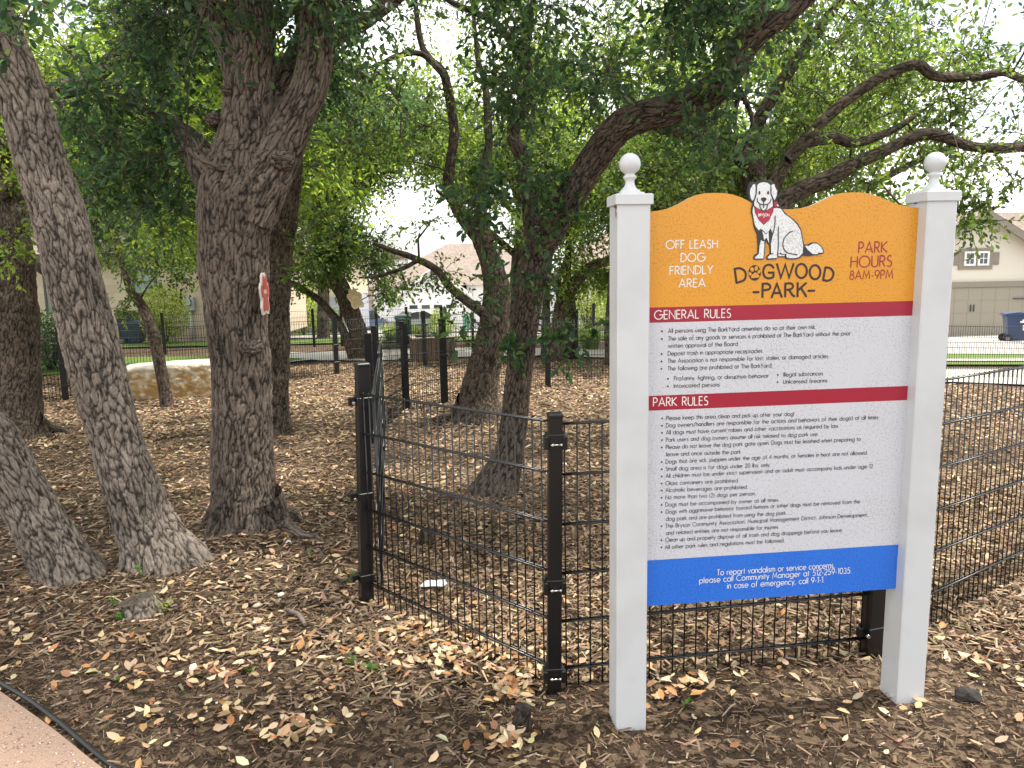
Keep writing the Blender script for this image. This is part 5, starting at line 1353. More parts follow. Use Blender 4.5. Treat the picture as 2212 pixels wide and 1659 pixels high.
# --- grey sided house behind the oak with the tan plaque
Yk = 48.0; kz0 = float(gz(-12, Yk)) - .1
h = thing('grey_house', 'pale house with grey siding between the forked oak and the plaque oak', 'house', (0, Yk, kz0))
x0, x1 = at(545, 600, Yk)[0], at(742, 600, Yk)[0]; zt = at(650, 560, Yk)[2] - kz0; zs = at(650, 642, Yk)[2] - kz0
MB().box(((x0 + x1) / 2, 4, (zs + zt) / 2), (x1 - x0, 8, zt - zs)).build('wall', STONE_W, h)
gg = MB(); gg.box(((x0 + x1) / 2, 4, zs / 2), (x1 - x0 + .02, 8.04, zs))
for z in np.arange(.25, zs, .25): gg.box(((x0 + x1) / 2, -.03, z), (x1 - x0, .03, .02))
gg.build('siding', GREYS, h)
rf = MB(); rf.add([(x0 - .6, -.6, zt), (x1 + .6, -.6, zt), (x1 - 2.2, 4, zt + 2.6), (x0 + 2.2, 4, zt + 2.6), (x0 - .6, 8.6, zt), (x1 + .6, 8.6, zt)], [(0, 1, 2, 3), (3, 2, 5, 4), (1, 5, 2), (0, 3, 4), (0, 4, 5, 1)]); rf.build('roof', SHING, h)
A = at(664, 600, Yk); window(h, (A[0], 0, A[2] - kz0), 1.0, .8, FRAMEW, GLASSD, (2, 1))

# --- white house behind the twin stemmed oak
Ym = 40.0; m0 = float(gz(5, Ym)) - .1
h = thing('white_house', 'plain white house with a narrow window just left of the sign post', 'house', (0, Ym, m0))
x0, x1 = at(1262, 600, Ym)[0], at(1700, 600, Ym)[0]; zt = at(1300, 560, Ym)[2] - m0
MB().box(((x0 + x1) / 2, 4, zt / 2), (x1 - x0, 8, zt)).build('wall', SIDING, h)
rf = MB(); rf.add([(x0 - .6, -.6, zt), (x1 + .6, -.6, zt), (x1 - 3, 4, zt + 2.4), (x0 + 3, 4, zt + 2.4), (x0 - .6, 8.6, zt), (x1 + .6, 8.6, zt)], [(0, 1, 2, 3), (3, 2, 5, 4), (1, 5, 2), (0, 3, 4), (0, 4, 5, 1)]); rf.build('roof', SHING, h)
A = at(1309, 627, Ym); window(h, (A[0] + .1, 0, A[2] - m0), .75, .34, FRAMEW, GLASSD)
A = at(1309, 660, Ym); window(h, (A[0] + .1, 0, A[2] - m0), .9, 1.15, FRAMEW, GLASSG, (1, 2))

# --- tan garage house at the right edge
Yt = 38.0; t0z = float(gz(20, Yt)) - .05
h = thing('tan_garage_house', 'cream stucco house with tan garage door and two small shuttered windows at the right', 'house', (0, Yt, t0z))
TX = lambda px: at(px, 600, Yt)[0]
TZ = lambda py, px=2120: at(px, py, Yt)[2] - t0z
zh = TZ(608); xl, xr = TX(1930), TX(2420); xp = TX(2112); zp = TZ(462)
ze = zp - (xp - xl) * .62
wm = MB(); wm.prism([(xl, 0), (xr, 0), (xr, ze), (xp + (xp - xl), ze), (xp, zp), (xl, ze)] if xr > 2 * xp - xl else [(xl, 0), (xr, 0), (xr, zp - (xr - xp) * .62), (xp, zp), (xl, ze)], 0, 9, 'y'); wm.build('wall', STUCCO, h)
hd = MB(); hd.box(((xl + xr) / 2, -.06, (zh + TZ(620)) / 2), (xr - xl - .6, .12, zh - TZ(620))); hd.build('door_lintel', TANT, h)
d0, d1, dt = TX(1975), TX(2330), TZ(621)
gd = MB(); gd.box(((d0 + d1) / 2, -.02, dt / 2), (d1 - d0, .06, dt))
for i in range(1, 4): gd.box(((d0 + d1) / 2, -.045, dt * i / 4), (d1 - d0, .03, .025))
for i in range(1, 12): gd.box((d0 + (d1 - d0) * i / 12, -.045, dt / 2), (.02, .03, dt))
go = gd.build('garage_door', TANP, h)
for px in (2099, 2106): MB().box((TX(px), -.10, TZ(665)), (.035, .05, .34)).build('handle', FASC, go)
for py in (646, 701): MB().box((TX(2205), -.10, TZ(py)), (.7, .03, .05)).build('hinge', FASC, go)
sb = MB(); zc = TZ(559); sb.box((TX(2104), -.03, zc), (TX(2141) - TX(2068), .06, TZ(537) - TZ(583))); sb.build('window_surround', TANT, h)
for px in (2090, 2119): window(h, (TX(px), -.065, zc + .02), .46, .60, FRAMEW, GLASSD, (2, 2), fw=.09)
for s, (a, b) in (('l', (2049, 2067)), ('r', (2142, 2153))):
    q = MB(); q.box(((TX(a) + TX(b)) / 2, -.025, zc), (TX(b) - TX(a) + .05, .05, TZ(546) - TZ(573)))
    for z in (-.2, .2): q.box(((TX(a) + TX(b)) / 2, -.06, zc + z), (TX(b) - TX(a), .02, .07))
    q.build('shutter', TANT, h)
rf = MB(); k = .62
for s in (-1, 1):
    xe = xp + s * (xp - xl + .5); zee = zp - k * abs(xe - xp)
    rf.add([(xe, -.5, zee + .02), (xp, -.5, zp + .02), (xp, 9.5, zp + .02), (xe, 9.5, zee + .02), (xe, -.5, zee + .22), (xp, -.5, zp + .22), (xp, 9.5, zp + .22), (xe, 9.5, zee + .22)], [(0, 1, 2, 3), (4, 5, 6, 7), (0, 1, 5, 4), (1, 2, 6, 5), (2, 3, 7, 6), (3, 0, 4, 7)])
rf.add([(xp + .4, 3.0, zp - 3.6), (xr + 8, 3.0, zp - 3.6), (xr + 6, 8, zp + .5), (xp + 2.2, 8, zp + .5), (xp + .4, 13, zp - 3.6), (xr + 8, 13, zp - 3.6)], [(0, 1, 2, 3), (3, 2, 5, 4), (1, 5, 2), (0, 3, 4), (0, 4, 5, 1)])
rf.build('roof', SHING, h)
fc_ = MB()
for s in (-1, 1):
    xe = xp + s * (xp - xl + .5); zee = zp - k * abs(xe - xp)
    fc_.add([(xe, -.56, zee - .2), (xp, -.56, zp - .2), (xp, -.56, zp + .14), (xe, -.56, zee + .14), (xe, -.51, zee - .2), (xp, -.51, zp - .2), (xp, -.51, zp + .14), (xe, -.51, zee + .14)], [(0, 1, 2, 3), (4, 5, 6, 7), (0, 1, 5, 4), (2, 3, 7, 6), (0, 3, 7, 4), (1, 2, 6, 5)])
fc_.build('fascia', TANT, h)
vp = MB(); A = at(2121, 470, Yt + 4); vp.tube([(A[0], 4, zp - 1.4), (A[0], 4, zp + .9)], .07, 8); vp.tube([(TX(2150), 3, zp - 1.2), (TX(2150), 3, zp - .35)], .06, 8); vp.build('vent_pipe', TANT, h)

# ================================================================== VEHICLES, BINS
CARG = mat('car_glass', (.02, .028, .032), .06, spec=.9); TYRE = mat('tyre_rubber', (.012, .012, .012), .8); RIM = mat('alloy', (.5, .5, .52), .3, metal=.9)
TAIL = mat('tail_lamp', (.5, .012, .02), .2); CHROME = mat('plate', (.55, .55, .55), .4)
def car(name, label, loc, rz, paint, suv):
    """x = length (front +x), profile lofted across the width"""
    c = thing(name, label, 'car', loc, rz, 'cars parked by the white garage')
    Lh = 2.3; H = 1.68 if suv else 1.45; b = .92 if suv else .86
    low = [(-Lh, .42), (-Lh, .75), (-Lh + .08, b), (-1.3, b + .06), (.75, b + .03), (1.75, b - .07), (2.2, .68), (Lh, .5), (Lh - .05, .3), (-Lh + .1, .3)]
    top_ = [(-Lh + .10, b + .02), (-Lh + .42, H - .06), (-1.5, H), (.1, H - .02), (.45, H - .1), (1.15, b + .04)] if suv else [(-1.72, b + .03), (-1.05, H - .07), (-.6, H), (.05, H - .02), (.35, H - .1), (1.15, b + .04)]
    def loft(poly, W_, inset):
        m = MB(); n = len(poly); ys = [-W_, -W_ + .07, W_ - .07, W_]; xc = sum(p[0] for p in poly) / n; zc_ = sum(p[1] for p in poly) / n
        vs = []
        for i, y in enumerate(ys):
            k = inset if i in (0, 3) else 1
            vs += [(xc + (p[0] - xc) * k, y, zc_ + (p[1] - zc_) * k) for p in poly]
        fs = [tuple(range(n)), tuple(range(4 * n - 1, 3 * n - 1, -1))] + [(r_ * n + i, r_ * n + (i + 1) % n, r_ * n + n + (i + 1) % n, r_ * n + n + i) for r_ in range(3) for i in range(n)]
        return m.add(vs, fs, 0)
    loft(low, .9, .96).build('body', paint, c)
    cabin = loft(top_, .76, .95); cab = cabin.build('cabin', CARG, c)
    r_ = MB(); q = [p for p in top_ if p[1] > H - .15]
    r_.box(((q[0][0] + q[-1][0]) / 2, 0, H - .03), (q[-1][0] - q[0][0], 1.4, .07), bev=.03)
    for x in (-.55, .1) if suv else (-.4,):
        for s in (-1, 1): r_.box((x, s * .74, (b + H) / 2), (.09, .07, H - b - .02))
    r_.build('roof', paint, c)
    for s in (-1, 1):
        MB().box((-Lh + .02, s * .66, .74 if not suv else .86), (.1, .36, .16 if not suv else .3), bev=.02).build('tail_light', TAIL, c)
        MB().box((2.16, s * .66, .62), (.16, .34, .12), bev=.02).build('headlight', CHROME, c)
        MB().box((.95, s * .98, b + .06), (.14, .16, .12), bev=.02).build('mirror', paint, c)
    MB().box((-Lh - .01, 0, .62), (.02, .46, .13)).build('number_plate', CHROME, c)
    for x in (-1.4, 1.42):
        for s in (-1, 1):
            w_ = MB(); w_.tube([(x, s * .72, .33), (x, s * .93, .33)], .33, 20); wo = w_.build('wheel', TYRE, c)
            MB().tube([(x, s * .925, .33), (x, s * .945, .33)], .21, 14).build('rim', RIM, wo)
    return c
Yc = 57.0
def carloc(px, Y): x = at(px, 690, Y)[0]; return (x, Y, float(gz(x, Y)) + .06)
car('parked_car', 'dark blue sport utility car parked at the left of the garage driveway', carloc(788, Yc + 3), R(62), mat('blue_paint', (.03, .06, .13), .25, spec=.6), True)
car('parked_car', 'silver grey sedan with red tail lamps parked before the white garage', carloc(905, Yc - 1), R(38), mat('silver_paint', (.22, .25, .25), .25, metal=.4, spec=.6), False)

def bin_(label, loc, rz, col, name='wheeled_bin', h=1.06, sticker=False):
    b = thing(name, label, 'trash bin', loc, rz, 'wheeled trash bins')
    m = MB(); w0, w1, d0, d1 = .24, .31, .26, .36
    m.add([(-w0, -d0, .06), (w0, -d0, .06), (w0, d0, .06), (-w0, d0, .06), (-w1, -d1, h - .1), (w1, -d1, h - .1), (w1, d1, h - .1), (-w1, d1, h - .1)], [(3, 2, 1, 0), (4, 5, 6, 7), (0, 1, 5, 4), (1, 2, 6, 5), (2, 3, 7, 6), (3, 0, 4, 7)])
    m.box((0, 0, h - .12), (w1 * 2 + .05, d1 * 2 + .05, .05), bev=.01); m.box((0, -d0 - .0, .5), (.3, .05, .5), bev=.02)
    M_ = mat('bin_' + col[0], col[1], .5)
    body = m.build('body', M_, b)
    l = MB(); l.prism([(-d1 - .05, h - .09), (d1 + .06, h - .09), (d1 + .04, h - .03), (0, h + .03), (-d1 - .03, h - .03)], -w1 - .03, w1 + .03, 'x'); l.tube([(-w1, d1 + .09, h - .08), (w1, d1 + .09, h - .08)], .018, 8); l.build('lid', M_, b)
    for s in (-1, 1):
        wv = MB(); wv.tube([(s * (w0 + .02), d0 + .04, .14), (s * (w0 + .09), d0 + .04, .14)], .14, 18); wo = wv.build('wheel', TYRE, b)
        MB().tube([(s * (w0 + .085), d0 + .04, .14), (s * (w0 + .10), d0 + .04, .14)], .075, 10).build('rim', mat('bin_rim', (.15, .15, .16), .5), wo)
    if sticker:
        q = MB()
        for (zz, y0, hh, wd) in ((.80, -.2, .05, .16), (.74, -.2, .06, .28), (.60, -.2, .05, .10), (.53, -.2, .06, .12), (.46, -.2, .05, .10)):
            q.box((-w0 - .055 * zz / .9 - .018, y0, zz), (.012, wd, hh))
        q.build('sticker', FRAMEW, body)
    return b
def gl_loc(px, py, Y): x = at(px, py, Y)[0]; return (x, Y, float(gz(x, Y)) + .02)
bin_('black wheeled bin with its lid up against the stone house', gl_loc(283, 745, 27.6), R(8), ('black', (.012, .014, .02)), h=1.12)
bin_('low dark blue recycling bin in front of the black one', gl_loc(293, 750, 26.8), R(95), ('blue', (.012, .03, .06)), h=.78)
bin_('navy wheeled bin with white stickers on the street at the right edge', gl_loc(2190, 745, 27.6), R(72), ('navy', (.022, .042, .10)), h=1.06, sticker=True)
bin_('small green wheeled bin on the driveway right of the cars', gl_loc(1012, 705, 52), R(20), ('green', (.10, .30, .22)))

# --- slatted green park litter can
A = G(872, 752); A = np.array([at(873, 750, 23.0)[0], 23.0, 0]); A[2] = float(gz(A[0], A[1])) + .03
c = thing('litter_can', 'green slatted metal litter can on the park path', 'litter can', A)
GREEN = mat('park_green', (.012, .095, .045), .4)
m = MB()
for k in range(26):
    a = 2 * math.pi * k / 26
    m.tube([(.21 * math.cos(a), .21 * math.sin(a), .05), (.22 * math.cos(a), .22 * math.sin(a), .5), (.22 * math.cos(a), .22 * math.sin(a), .8), (.25 * math.cos(a), .25 * math.sin(a), .87)], .015, 4)
for z, r_ in ((.06, .222), (.45, .233), (.80, .233)): m.lathe([(r_ - .01, -.015), (r_ + .008, -.015), (r_ + .008, .015), (r_ - .01, .015)], 24, (0, 0, z))
m.build('basket', GREEN, c)
MB().lathe([(.18, .03), (.19, .78), (.16, .79)], 20).build('liner', mat('liner_black', (.01, .012, .011), .6), c)
MB().lathe([(.24, .86), (.26, .87), (.26, .90), (.16, .93), (.1, .94)], 24).build('lid', GREEN, c)

# --- timber planter by the path
A = np.array([at(934, 780, 18.4)[0], 18.4, 0]); A[2] = float(gz(A[0], A[1]))
c = thing('timber_planter', 'square weathered timber planter box between the fence posts', 'planter', A, R(12))
WOOD = mat('weathered_wood', (.20, .145, .095), .85, noise=(14, (.13, .09, .06), .35, .7))
m = MB()
for s in (-1, 1):
    for i in range(9):
        x = -.44 + .11 * i
        m.box((x, s * .46, .27), (.102, .05, .56 + .01 * math.sin(i * 5)), bev=.006)
        m.box((s * .465, x * .93, .27), (.05, .098, .55), bev=.006)
m.build('planks', WOOD, c)
MB().box((0, 0, .3), (.86, .86, .36)).build('soil', mat('potting_soil', (.05, .035, .022), .95), c)
r_ = MB()
for s in (-1, 1): r_.box((0, s * .46, .565), (1.02, .12, .03)); r_.box((s * .46, 0, .563), (.12, .8, .026))
r_.build('rim', mat('pale_wood', (.42, .36, .28), .8), c)

# --- bark plaques on trees
def paw_outline(sc):
    pads = [(-.095, .065, .05, .07), (-.035, .13, .05, .075), (.04, .13, .05, .075), (.1, .065, .05, .07)]
    return pads
def plaque(label, c, n, up, sc, col, rimc, square=False):
    """a flat cut-out paw board fixed to the bark"""
    n = Vector(n).normalized(); up = (Vector(up) - n * Vector(up).dot(n)).normalized(); r0 = up.cross(n)
    o = thing('paw_plaque', label, 'plaque', c, 0, 'paw plaques fixed to oak trunks')
    def build(name, pts_list, d0, d1, m, par):
        mb = MB()
        for pts in pts_list:
            k = len(pts)
            vs = [tuple(r0 * (a * sc) + up * (b * sc) + n * d) for d in (d0, d1) for a, b in pts]
            mb.add(vs, [tuple(range(k)), tuple(range(2 * k - 1, k - 1, -1))] + [(i, (i + 1) % k, k + (i + 1) % k, k + i) for i in range(k)])
        return mb.build(name, m, par)
    def el(cx, cy, rx, ry, rot=0, nn=20): return ell(cx, cy, rx, ry, nn, rot)[:-1]
    toes = [(-.26, .12, .10, .16, .35), (-.10, .33, .10, .17, .1), (.11, .33, .10, .17, -.1), (.27, .12, .10, .16, -.35)]
    pad = [(-.22, -.12), (-.15, -.02), (-.06, .07), (.06, .07), (.15, -.02), (.22, -.12), (.27, -.26), (.2, -.37), (.08, -.35), (0, -.32), (-.08, -.35), (-.2, -.37), (-.27, -.26)]
    out_ = [(-.36, .02), (-.42, .2), (-.33, .33), (-.23, .35), (-.22, .5), (-.1, .58), (0, .5), (.1, .58), (.22, .5), (.23, .35), (.33, .33), (.42, .2), (.36, .02), (.31, -.1), (.36, -.28), (.27, -.45), (.1, -.44), (0, -.4), (-.1, -.44), (-.27, -.45), (-.36, -.28), (-.31, -.1)]
    build('backing', [out_], 0, .012, rimc, o)
    build('paw', [el(*t[:4], t[4]) for t in toes] + [pad], .0121, .016, col, o)
    return o
c = at(569, 640, 5.0)
plaque('red paw shaped plaque on the big forked oak\'s right side', c, (.99, .06, 0), (.05, 0, 1), .26, mat('plaque_red', (.52, .09, .075), .5), mat('plaque_rim', (.62, .58, .5), .5))
c = at(768, 647, 18.5)
plaque('tan paw shaped plaque on the leaning oak beyond the gate', c, (.62, -.7, .35), (-.3, .1, 1), .50, mat('plaque_tan', (.60, .42, .20), .5), mat('plaque_rim_tan', (.66, .54, .36), .5))

# --- limestone block bench
A = (at(270, 870, 11.75) + at(458, 862, 12.2)) / 2
bw_ = np.linalg.norm(at(458, 800, 12.15)[:2] - at(252, 800, 11.8)[:2])
gzb = float(gz(A[0], A[1]))
c_ = np.array([A[0] - .05, A[1] + .3, gzb]); rzb = math.atan2(.35, 1.4)
nxb, nyb, nzb = 64, 26, 26
hB = .60
faces, verts = [], {}
import bmesh
bm = bmesh.new()
bmesh.ops.create_cube(bm, size=1)
bmesh.ops.subdivide_edges(bm, edges=bm.edges[:], cuts=44, use_grid_fill=True)
V = np.array([v.co[:] for v in bm.verts])
e_ = np.abs(V) > .495
W3 = V * np.array([bw_, .62, hB])
# rounded, chipped corners
r_ = .06; core = np.clip(W3, -(np.array([bw_, .62, hB]) / 2 - r_), (np.array([bw_, .62, hB]) / 2 - r_)); dv = W3 - core; ln = np.linalg.norm(dv, axis=1)[:, None] + 1e-9
W3 = core + dv / ln * np.minimum(ln, r_)
nr = dv / ln
d1, d2, cid = worley(W3 * np.array([7, 7, 10.]))
ro = ((vnoise(W3 * 5, 31) - .5) * .05 + (vnoise(W3 * 16, 32) - .5) * .025 + (np.clip((d2 - d1) / .3, 0, 1) - .7) * .012) * np.where(W3[:, 2] > hB * .42, .35, 1)
W3 = W3 + nr * ro[:, None]
crk = vnoise(W3 * np.array([10, 10, 15.]), 33) * .5 + vnoise(W3 * 26, 34) * .5 + .25 * np.clip(.35 - (d2 - d1), 0, 1)
for v, p in zip(bm.verts, W3): v.co = p
me = bpy.data.meshes.new('limestone_block'); bm.to_mesh(me); bm.free()
me.polygons.foreach_set('use_smooth', np.ones(len(me.polygons), dtype=bool))
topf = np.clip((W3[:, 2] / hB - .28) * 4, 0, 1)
colr = np.where(crk[:, None] > .55, np.array([.42, .26, .10]), np.array([.55, .45, .28]))
t_ = np.clip((crk - .35) / .3, 0, 1)[:, None]
colr = np.array([.58, .52, .40]) * (1 - t_) + np.array([.36, .22, .085]) * t_
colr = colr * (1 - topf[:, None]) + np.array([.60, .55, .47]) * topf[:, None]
a_ = me.attributes.new('col', 'FLOAT_COLOR', 'POINT'); a_.data.foreach_set('color', np.concatenate([colr, np.ones((len(colr), 1))], 1).astype(np.float32).ravel())
o = link('limestone_block', me, mat('limestone', (.5, .42, .28), .9, spec=.2, attr='col', bump=(26, .8, .02)))
o.location = (c_[0], c_[1], gzb + hB / 2 - .05); o.rotation_euler = (0, R(-1.5), rzb)
tag(o, 'long rough quarried limestone block used as a bench on the mulch', 'stone block')

# ================================================================== SHRUBS AND SMALL PLANTS
def shrub(name, label, cat, base, rx, ry, h, n, leaf, cols, group=None, stem=True, gloss=None):
    o = thing(name, label, cat, base, 0, group)
    LV, LQ, LC_ = [], [], []; k = 0
    u = rng.standard_normal((n, 3)); u /= np.linalg.norm(u, axis=1)[:, None]
    cl = np.clip(rng.random((n, 1)) ** .35, .3, 1)
    p = u * cl * np.array([rx, ry, h / 2]) * (1 + .22 * (vnoise(u * 2.6 + rx, 41)[:, None] - .5) * 2)
    p[:, 2] += h * .5; p = p[p[:, 2] > .02]; n = len(p)
    ax = p - np.array([0, 0, h * .35]); ax /= np.linalg.norm(ax, axis=1)[:, None] + 1e-6; ax += .8 * rng.standard_normal((n, 3)); ax /= np.linalg.norm(ax, axis=1)[:, None]
    ay = np.cross(np.array([0, 0, 1.]) + .6 * rng.standard_normal((n, 3)), ax); ay /= np.linalg.norm(ay, axis=1)[:, None] + 1e-6
    L = leaf * (.6 + .7 * rng.random(n))
    V, Q, C = leaf_pieces(p, ax, ay, np.cross(ax, ay), L, L * .5, .1 * rng.standard_normal(n), pick(cols, [4, 3, 2, 1][:len(cols)], n, .25), .3)
    link('foliage', big_mesh('foliage', V, Q, False, {'col': ('FLOAT_COLOR', C)}), LEAF, o)
    if stem:
        s = MB()
        for i in range(9):
            a = rng.uniform(0, 6.3); s.tube([(0, 0, -.05), (.3 * rx * math.cos(a), .3 * ry * math.sin(a), h * .35), (.7 * rx * math.cos(a), .7 * ry * math.sin(a), h * .75)], [.03, .02, .008], 5)
        s.build('stem', mat('shrub_wood', (.07, .05, .035), .9), o)
    return o
YG = [(.15, .19, .035), (.11, .16, .032), (.20, .23, .05), (.07, .12, .028)]
def gp_(px, Y, dz=0): x = at(px, 700, Y)[0]; return (x, Y, float(gz(x, Y)) + dz)
shrub('shrub', 'round yellow green shrub before the stone house', 'shrub', gp_(357, 26.6), .92, .9, 2.1, 5200, .075, YG, 'shrubs by the houses')
shrub('shrub', 'dark glossy shrub at the far left between two leaning oaks', 'shrub', gp_(100, 17.2), .75, .7, 1.35, 3600, .07, LEAFD, 'shrubs by the houses')
shrub('shrub', 'loose yellow green bush behind the knobbly twin stemmed oak', 'shrub', gp_(1268, 30), 1.15, 1.1, 2.9, 4200, .10, YG, 'shrubs by the houses')
shrub('shrub', 'pale green young tree before the grey siding', 'shrub', gp_(655, 40), 1.1, 1.1, 2.9, 2800, .12, YG[:3] + [LEAFC[1]], 'shrubs by the houses')
shrub('shrub', 'small bushy shrub beside the far fence post behind the leaning oak', 'shrub', gp_(708, 44), 1.2, .9, 1.6, 2000, .11, LEAFC, 'shrubs by the houses')
shrub('shrub', 'small bright green conical shrub beside the sedan', 'shrub', gp_(951, 40), .55, .55, 1.35, 1400, .09, YG, 'shrubs by the houses')
for i, (px, Y, s_) in enumerate(((1090, 30, .9), (1300, 34, 1.3))):
    shrub('shrub', ['low green shrub behind the stout oak', 'dark hedge shrub below the plain white house window'][i], 'shrub', gp_(px, Y), s_ * 1.1, s_, s_ * 1.1, 1600, .09, LEAFC if i < 1 else LEAFD, 'shrubs by the houses')
def grass_tuft(name, label, base, r0, h, n, cols, wd=.008, group=None):
    o = None
    a = rng.random(n) * 6.283; rr = r0 * .35 * np.sqrt(rng.random(n)); lean = r0 * (.3 + .9 * rng.random(n)); hh = h * (.6 + .5 * rng.random(n))
    b = np.stack([rr * np.cos(a), rr * np.sin(a), np.zeros(n)], 1); d = np.stack([np.cos(a), np.sin(a), np.zeros(n)], 1); s = np.stack([-np.sin(a), np.cos(a), np.zeros(n)], 1)
    V = []
    for t, k in ((0, 1.), (.4, .9), (.75, .6), (1, .1)):
        c = b + d * (lean * t ** 2)[:, None]; c[:, 2] = hh * (t - .25 * t ** 3)
        V += [c - s * wd * k, c + s * wd * k]
    V = np.stack(V, 1).reshape(-1, 3); i = (np.arange(n) * 8)[:, None]
    Q = np.concatenate([i + np.array([[2 * j, 2 * j + 1, 2 * j + 3, 2 * j + 2]]) for j in range(3)])
    C = np.repeat(pick(cols, [3, 2, 2, 1][:len(cols)], n, .2), 8, 0)
    o = link(name, big_mesh(name, V, Q, False, {'col': ('FLOAT_COLOR', C)}), LEAF)
    o.location = base
    return tag(o, label, 'grass clump', group)
GC = [(.14, .2, .05), (.2, .25, .08), (.1, .15, .04)]
grass_tuft('grass_clump', 'arching ornamental grass right of the knobbly twin stemmed oak', gp_(1275, 20.5, .02), .62, .85, 520, GC, .008, 'ornamental grass clumps')
grass_tuft('grass_clump', 'ornamental grass between the litter can and the timber planter', gp_(905, 24.5, .02), .6, .85, 420, GC, .008, 'ornamental grass clumps')
grass_tuft('grass_clump', 'ornamental grass seen over the timber planter', gp_(955, 25.3, .02), .7, .9, 420, GC, .008, 'ornamental grass clumps')
grass_tuft('grass_clump', 'ornamental grass left of the timber planter, by the path edge', gp_(845, 25.6, .02), .5, .8, 380, GC, .008, 'ornamental grass clumps')

def weed(label, px, py, h, n, leaf, cols, wide=.6):
    g = G(px, py); o = thing('weed_seedling', label, 'weed', (g[0], g[1], g[2] + float(bump_z(np.array([g[0]]), np.array([g[1]]))[0])), rng.random() * 6, 'small green weeds in the mulch')
    st = MB(); c, ax = [], []
    for i in range(max(2, n // 5)):
        a = rng.uniform(0, 6.28); tip = np.array([wide * h * .5 * math.cos(a), wide * h * .5 * math.sin(a), h * rng.uniform(.6, 1)])
        st.tube([(0, 0, -.01), tuple(tip * .5 + np.array([0, 0, h * .12])), tuple(tip)], [.0022, .0018, .001], 4)
        for t in np.linspace(.35, 1, 5): c.append(tip * t + np.array([0, 0, h * .12 * math.sin(math.pi * t)])); v = tip * .3 + .6 * h * rng.standard_normal(3) * np.array([1, 1, .4]); ax.append(v / np.linalg.norm(v))
    st.build('stem', mat('weed_stem', (.08, .14, .03), .6), o)
    c, ax = np.array(c), np.array(ax); k = len(c)
    ay = np.cross(np.array([0, 0, 1.]) + .4 * rng.standard_normal((k, 3)), ax); ay /= np.linalg.norm(ay, axis=1)[:, None]
    L = leaf * (.7 + .5 * rng.random(k))
    V, Q, C = leaf_pieces(c + ax * L[:, None] * .5, ax, ay, np.cross(ax, ay), L, L * .55, .1 * rng.standard_normal(k), pick(cols, [2, 2, 1][:len(cols)], k, .15))
    link('leaves', big_mesh('leaves', V, Q, False, {'col': ('FLOAT_COLOR', C)}), LEAF, o)
WG = [(.07, .16, .03), (.05, .12, .03), (.11, .22, .04)]; WY = [(.28, .34, .10), (.22, .30, .08)]
weed('upright green seedling behind the mossy stump', 305, 1256, .085, 12, .03, WG, .4)
weed('tiny green seedling left of the mossy stump', 247, 1322, .065, 8, .028, WG, .4)
weed('pale yellow green weed at the right side of the mossy stump', 357, 1332, .10, 22, .022, WY, .7)
weed('flat green seedling in front of the mossy stump', 272, 1345, .035, 8, .034, WG, 1.6)
weed('spiky upright green leaf cluster in open mulch', 762, 1440, .075, 9, .034, WG, .35)
weed('low green weed with a yellowish side, right of the spiky leaves', 808, 1450, .05, 12, .036, WG + [(.25, .34, .05)], 1.0)
weed('small weed at the foot of the tall corner post', 752, 1262, .07, 9, .032, WG, .9)
weed('sparse seedling in the shade right of the forked oak roots', 672, 1205, .05, 6, .02, WG, .8)
weed('tiny seedling among leaves at the lower left', 262, 1478, .03, 5, .02, WG, 1.2)
weed('pale green seedling on the leaf heap at the photo bottom centre', 540, 1448, .02, 4, .024, WG, 1.5)
weed('tiny sprout behind the sign, right of the left post', 1480, 1527, .03, 5, .02, WG, 1.0)

# ================================================================== STUMPS, STONES, LITTER
def stump(label, px, py, r_, h, lean, m_, seed, dark=False):
    g = G(px, py); t = thing('tree_stump', label, 'stump', g, 0, 'cut stumps in the mulch')
    V, F, BK, ck, c, rr = limb(np.array([[g[0], g[1], g[2] - .05, r_ * 1.2], [g[0], g[1], g[2] + .01, r_ * 1.1], [g[0] + lean[0] * .5, g[1] + lean[1] * .5, g[2] + h * .5, r_], [g[0] + lean[0], g[1] + lean[1], g[2] + h, r_ * .96]]), .006, .007, .22, .2, seed)
    k = len(V) // len(c)
    link('trunk', big_mesh('trunk', V - g, F, True, {'bark': ('FLOAT_VECTOR', BK), 'crack': ('FLOAT', ck)}), m_, t)
    ring = V[-k:] - g; ce = ring.mean(0) + np.array([0, 0, .004])
    mb = MB(); mb.add([tuple(p) for p in ring + np.array([0, 0, -.001])] + [tuple(ring[i] * .55 + ce * .45 + np.array([0, 0, .003 * math.sin(3 * i)])) for i in range(k)] + [tuple(ce)], [(i, (i + 1) % k, k + (i + 1) % k, k + i) for i in range(k)] + [(k + i, k + (i + 1) % k, 2 * k) for i in range(k)])
    mb.build('cut_face', mat('cut_dark' if dark else 'cut_face', (.04, .03, .022) if dark else (.11, .085, .06), .95, noise=(40, (.05, .038, .028), .4, .65), bump=(60, .7, .01)), t)
stump('low weathered grey stump in front of the leaning oaks', 305, 1328, .088, .085, (-.02, .0), BARK, 31)
stump('small rotten dark stump among tan leaves before the middle fence post', 1128, 1562, .032, .065, (.006, 0), bark_mat('rotten_bark', (.012, .009, .007), (.07, .052, .038)), 32, True)
stump('short dark stump behind the mesh near the paper scrap', 922, 1172, .045, .085, (.01, 0), BARK2, 33, True)

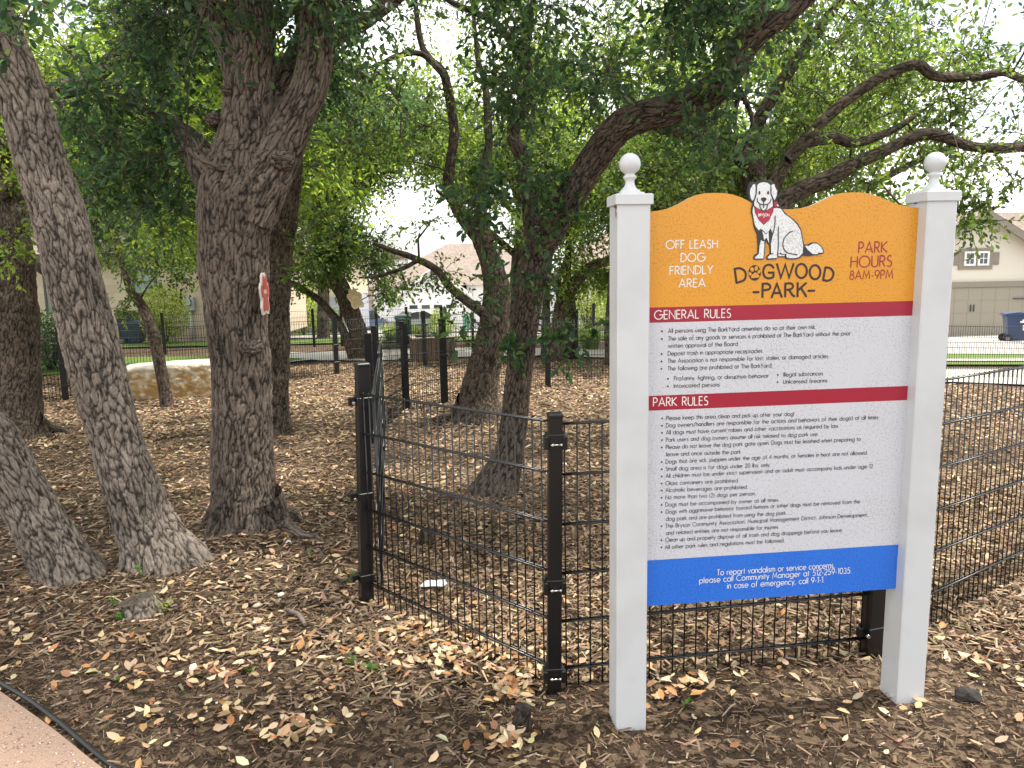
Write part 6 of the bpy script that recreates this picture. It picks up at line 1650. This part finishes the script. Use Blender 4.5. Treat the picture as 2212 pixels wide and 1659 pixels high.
def stone(label, px, py, s, col, seed, name='stone', squash=.5):
    g = G(px, py)
    bm = bmesh.new(); bmesh.ops.create_icosphere(bm, subdivisions=3, radius=1)
    V = np.array([v.co[:] for v in bm.verts]); d1, d2, cid = worley(V * 1.3 + seed)
    V = V * (1 + .5 * (vnoise(V * 1.2 + seed, 51) - .5) + .25 * (vnoise(V * 3 + seed, 52) - .5) - .25 * np.clip(.4 - d1, 0, 1))[:, None] * np.array([s, s * .75, s * squash])
    for v, p in zip(bm.verts, V): v.co = p
    me = bpy.data.meshes.new(name); bm.to_mesh(me); bm.free()
    o = link(name, me, mat('stone_%d' % int(col[0] * 100), col, .9, bump=(60, .5, .01)))
    o.location = (g[0], g[1], g[2] + s * squash * .45); o.rotation_euler = (0, 0, seed)
    tag(o, label, 'stone', 'stones lying in the mulch')
LIM = (.58, .50, .40)
stone('pale limestone lump, upper one of the close group right of the stump', 556, 1310, .024, LIM, 1)
stone('flat white stone just below the pale limestone lump', 552, 1346, .022, (.66, .62, .56), 2, squash=.35)
stone('pinkish flat stone, lowest of the close group', 562, 1358, .024, (.60, .47, .36), 3, squash=.3)
stone('white stone nearest the corner post in the grit patch', 606, 1286, .02, (.66, .62, .56), 4)
stone('white stone at the end of the forked oak\'s long root', 624, 1176, .03, (.66, .62, .57), 5, squash=.6)
stone('charred dark chunk of wood right of the sign', 2088, 1510, .045, (.03, .026, .022), 6, 'wood_chunk', .7)

def stick(label, a, b, r_, col, sag=.01):
    A, B = G(*a), G(*b); A = A + np.array([0, 0, r_ + .012]); B = B + np.array([0, 0, r_ + .012]); m_ = (A + B) / 2 + np.array([.01, .008, sag])
    mb = MB(); mb.tube([tuple(p) for p in (A, A * .6 + m_ * .4, m_, m_ * .5 + B * .5, B)], [r_ * .8, r_, r_ * .95, r_, r_ * .8], 9)
    o = mb.build('fallen_stick', mat('stick_%d' % int(col[0] * 1000), col, .85, noise=(50, tuple(c * .6 for c in col), .4, .65)))
    tag(o, label, 'stick', 'sticks lying in the mulch')
stick('short grey stick with a cut end right of the pale stones', (622, 1326), (660, 1358), .011, (.25, .19, .15))
stick('thin pale twig curving behind the sign between the posts', (1588, 1528), (1560, 1555), .003, (.34, .27, .19))
stick('thin twig in the mulch left of the lower leaf heap', (440, 1462), (485, 1420), .005, (.2, .15, .11))
stick('dark stick lying across the mulch at the lower middle', (455, 1500), (530, 1468), .005, (.12, .09, .065))
stick('pale broken branch upright against the leaning oak root', (205, 1222), (218, 1262), .008, (.36, .31, .26))
g = G(938, 1272)
pp = MB(); q = [(-.075, -.02), (-.06, .03), (-.03, .038), (0, .032), (.05, .036), (.075, -.005), (.06, -.036), (0, -.026), (-.05, -.03)]
pp.prism(q, .0, .0015, 'z'); 
o = pp.build('paper_scrap', mat('paper_white', (.72, .76, .76), .6))
o.location = (g[0], g[1], g[2] + .03); o.rotation_euler = (.15, -.1, -.15)
tag(o, 'white paper scrap lying behind the near mesh panel', 'paper')
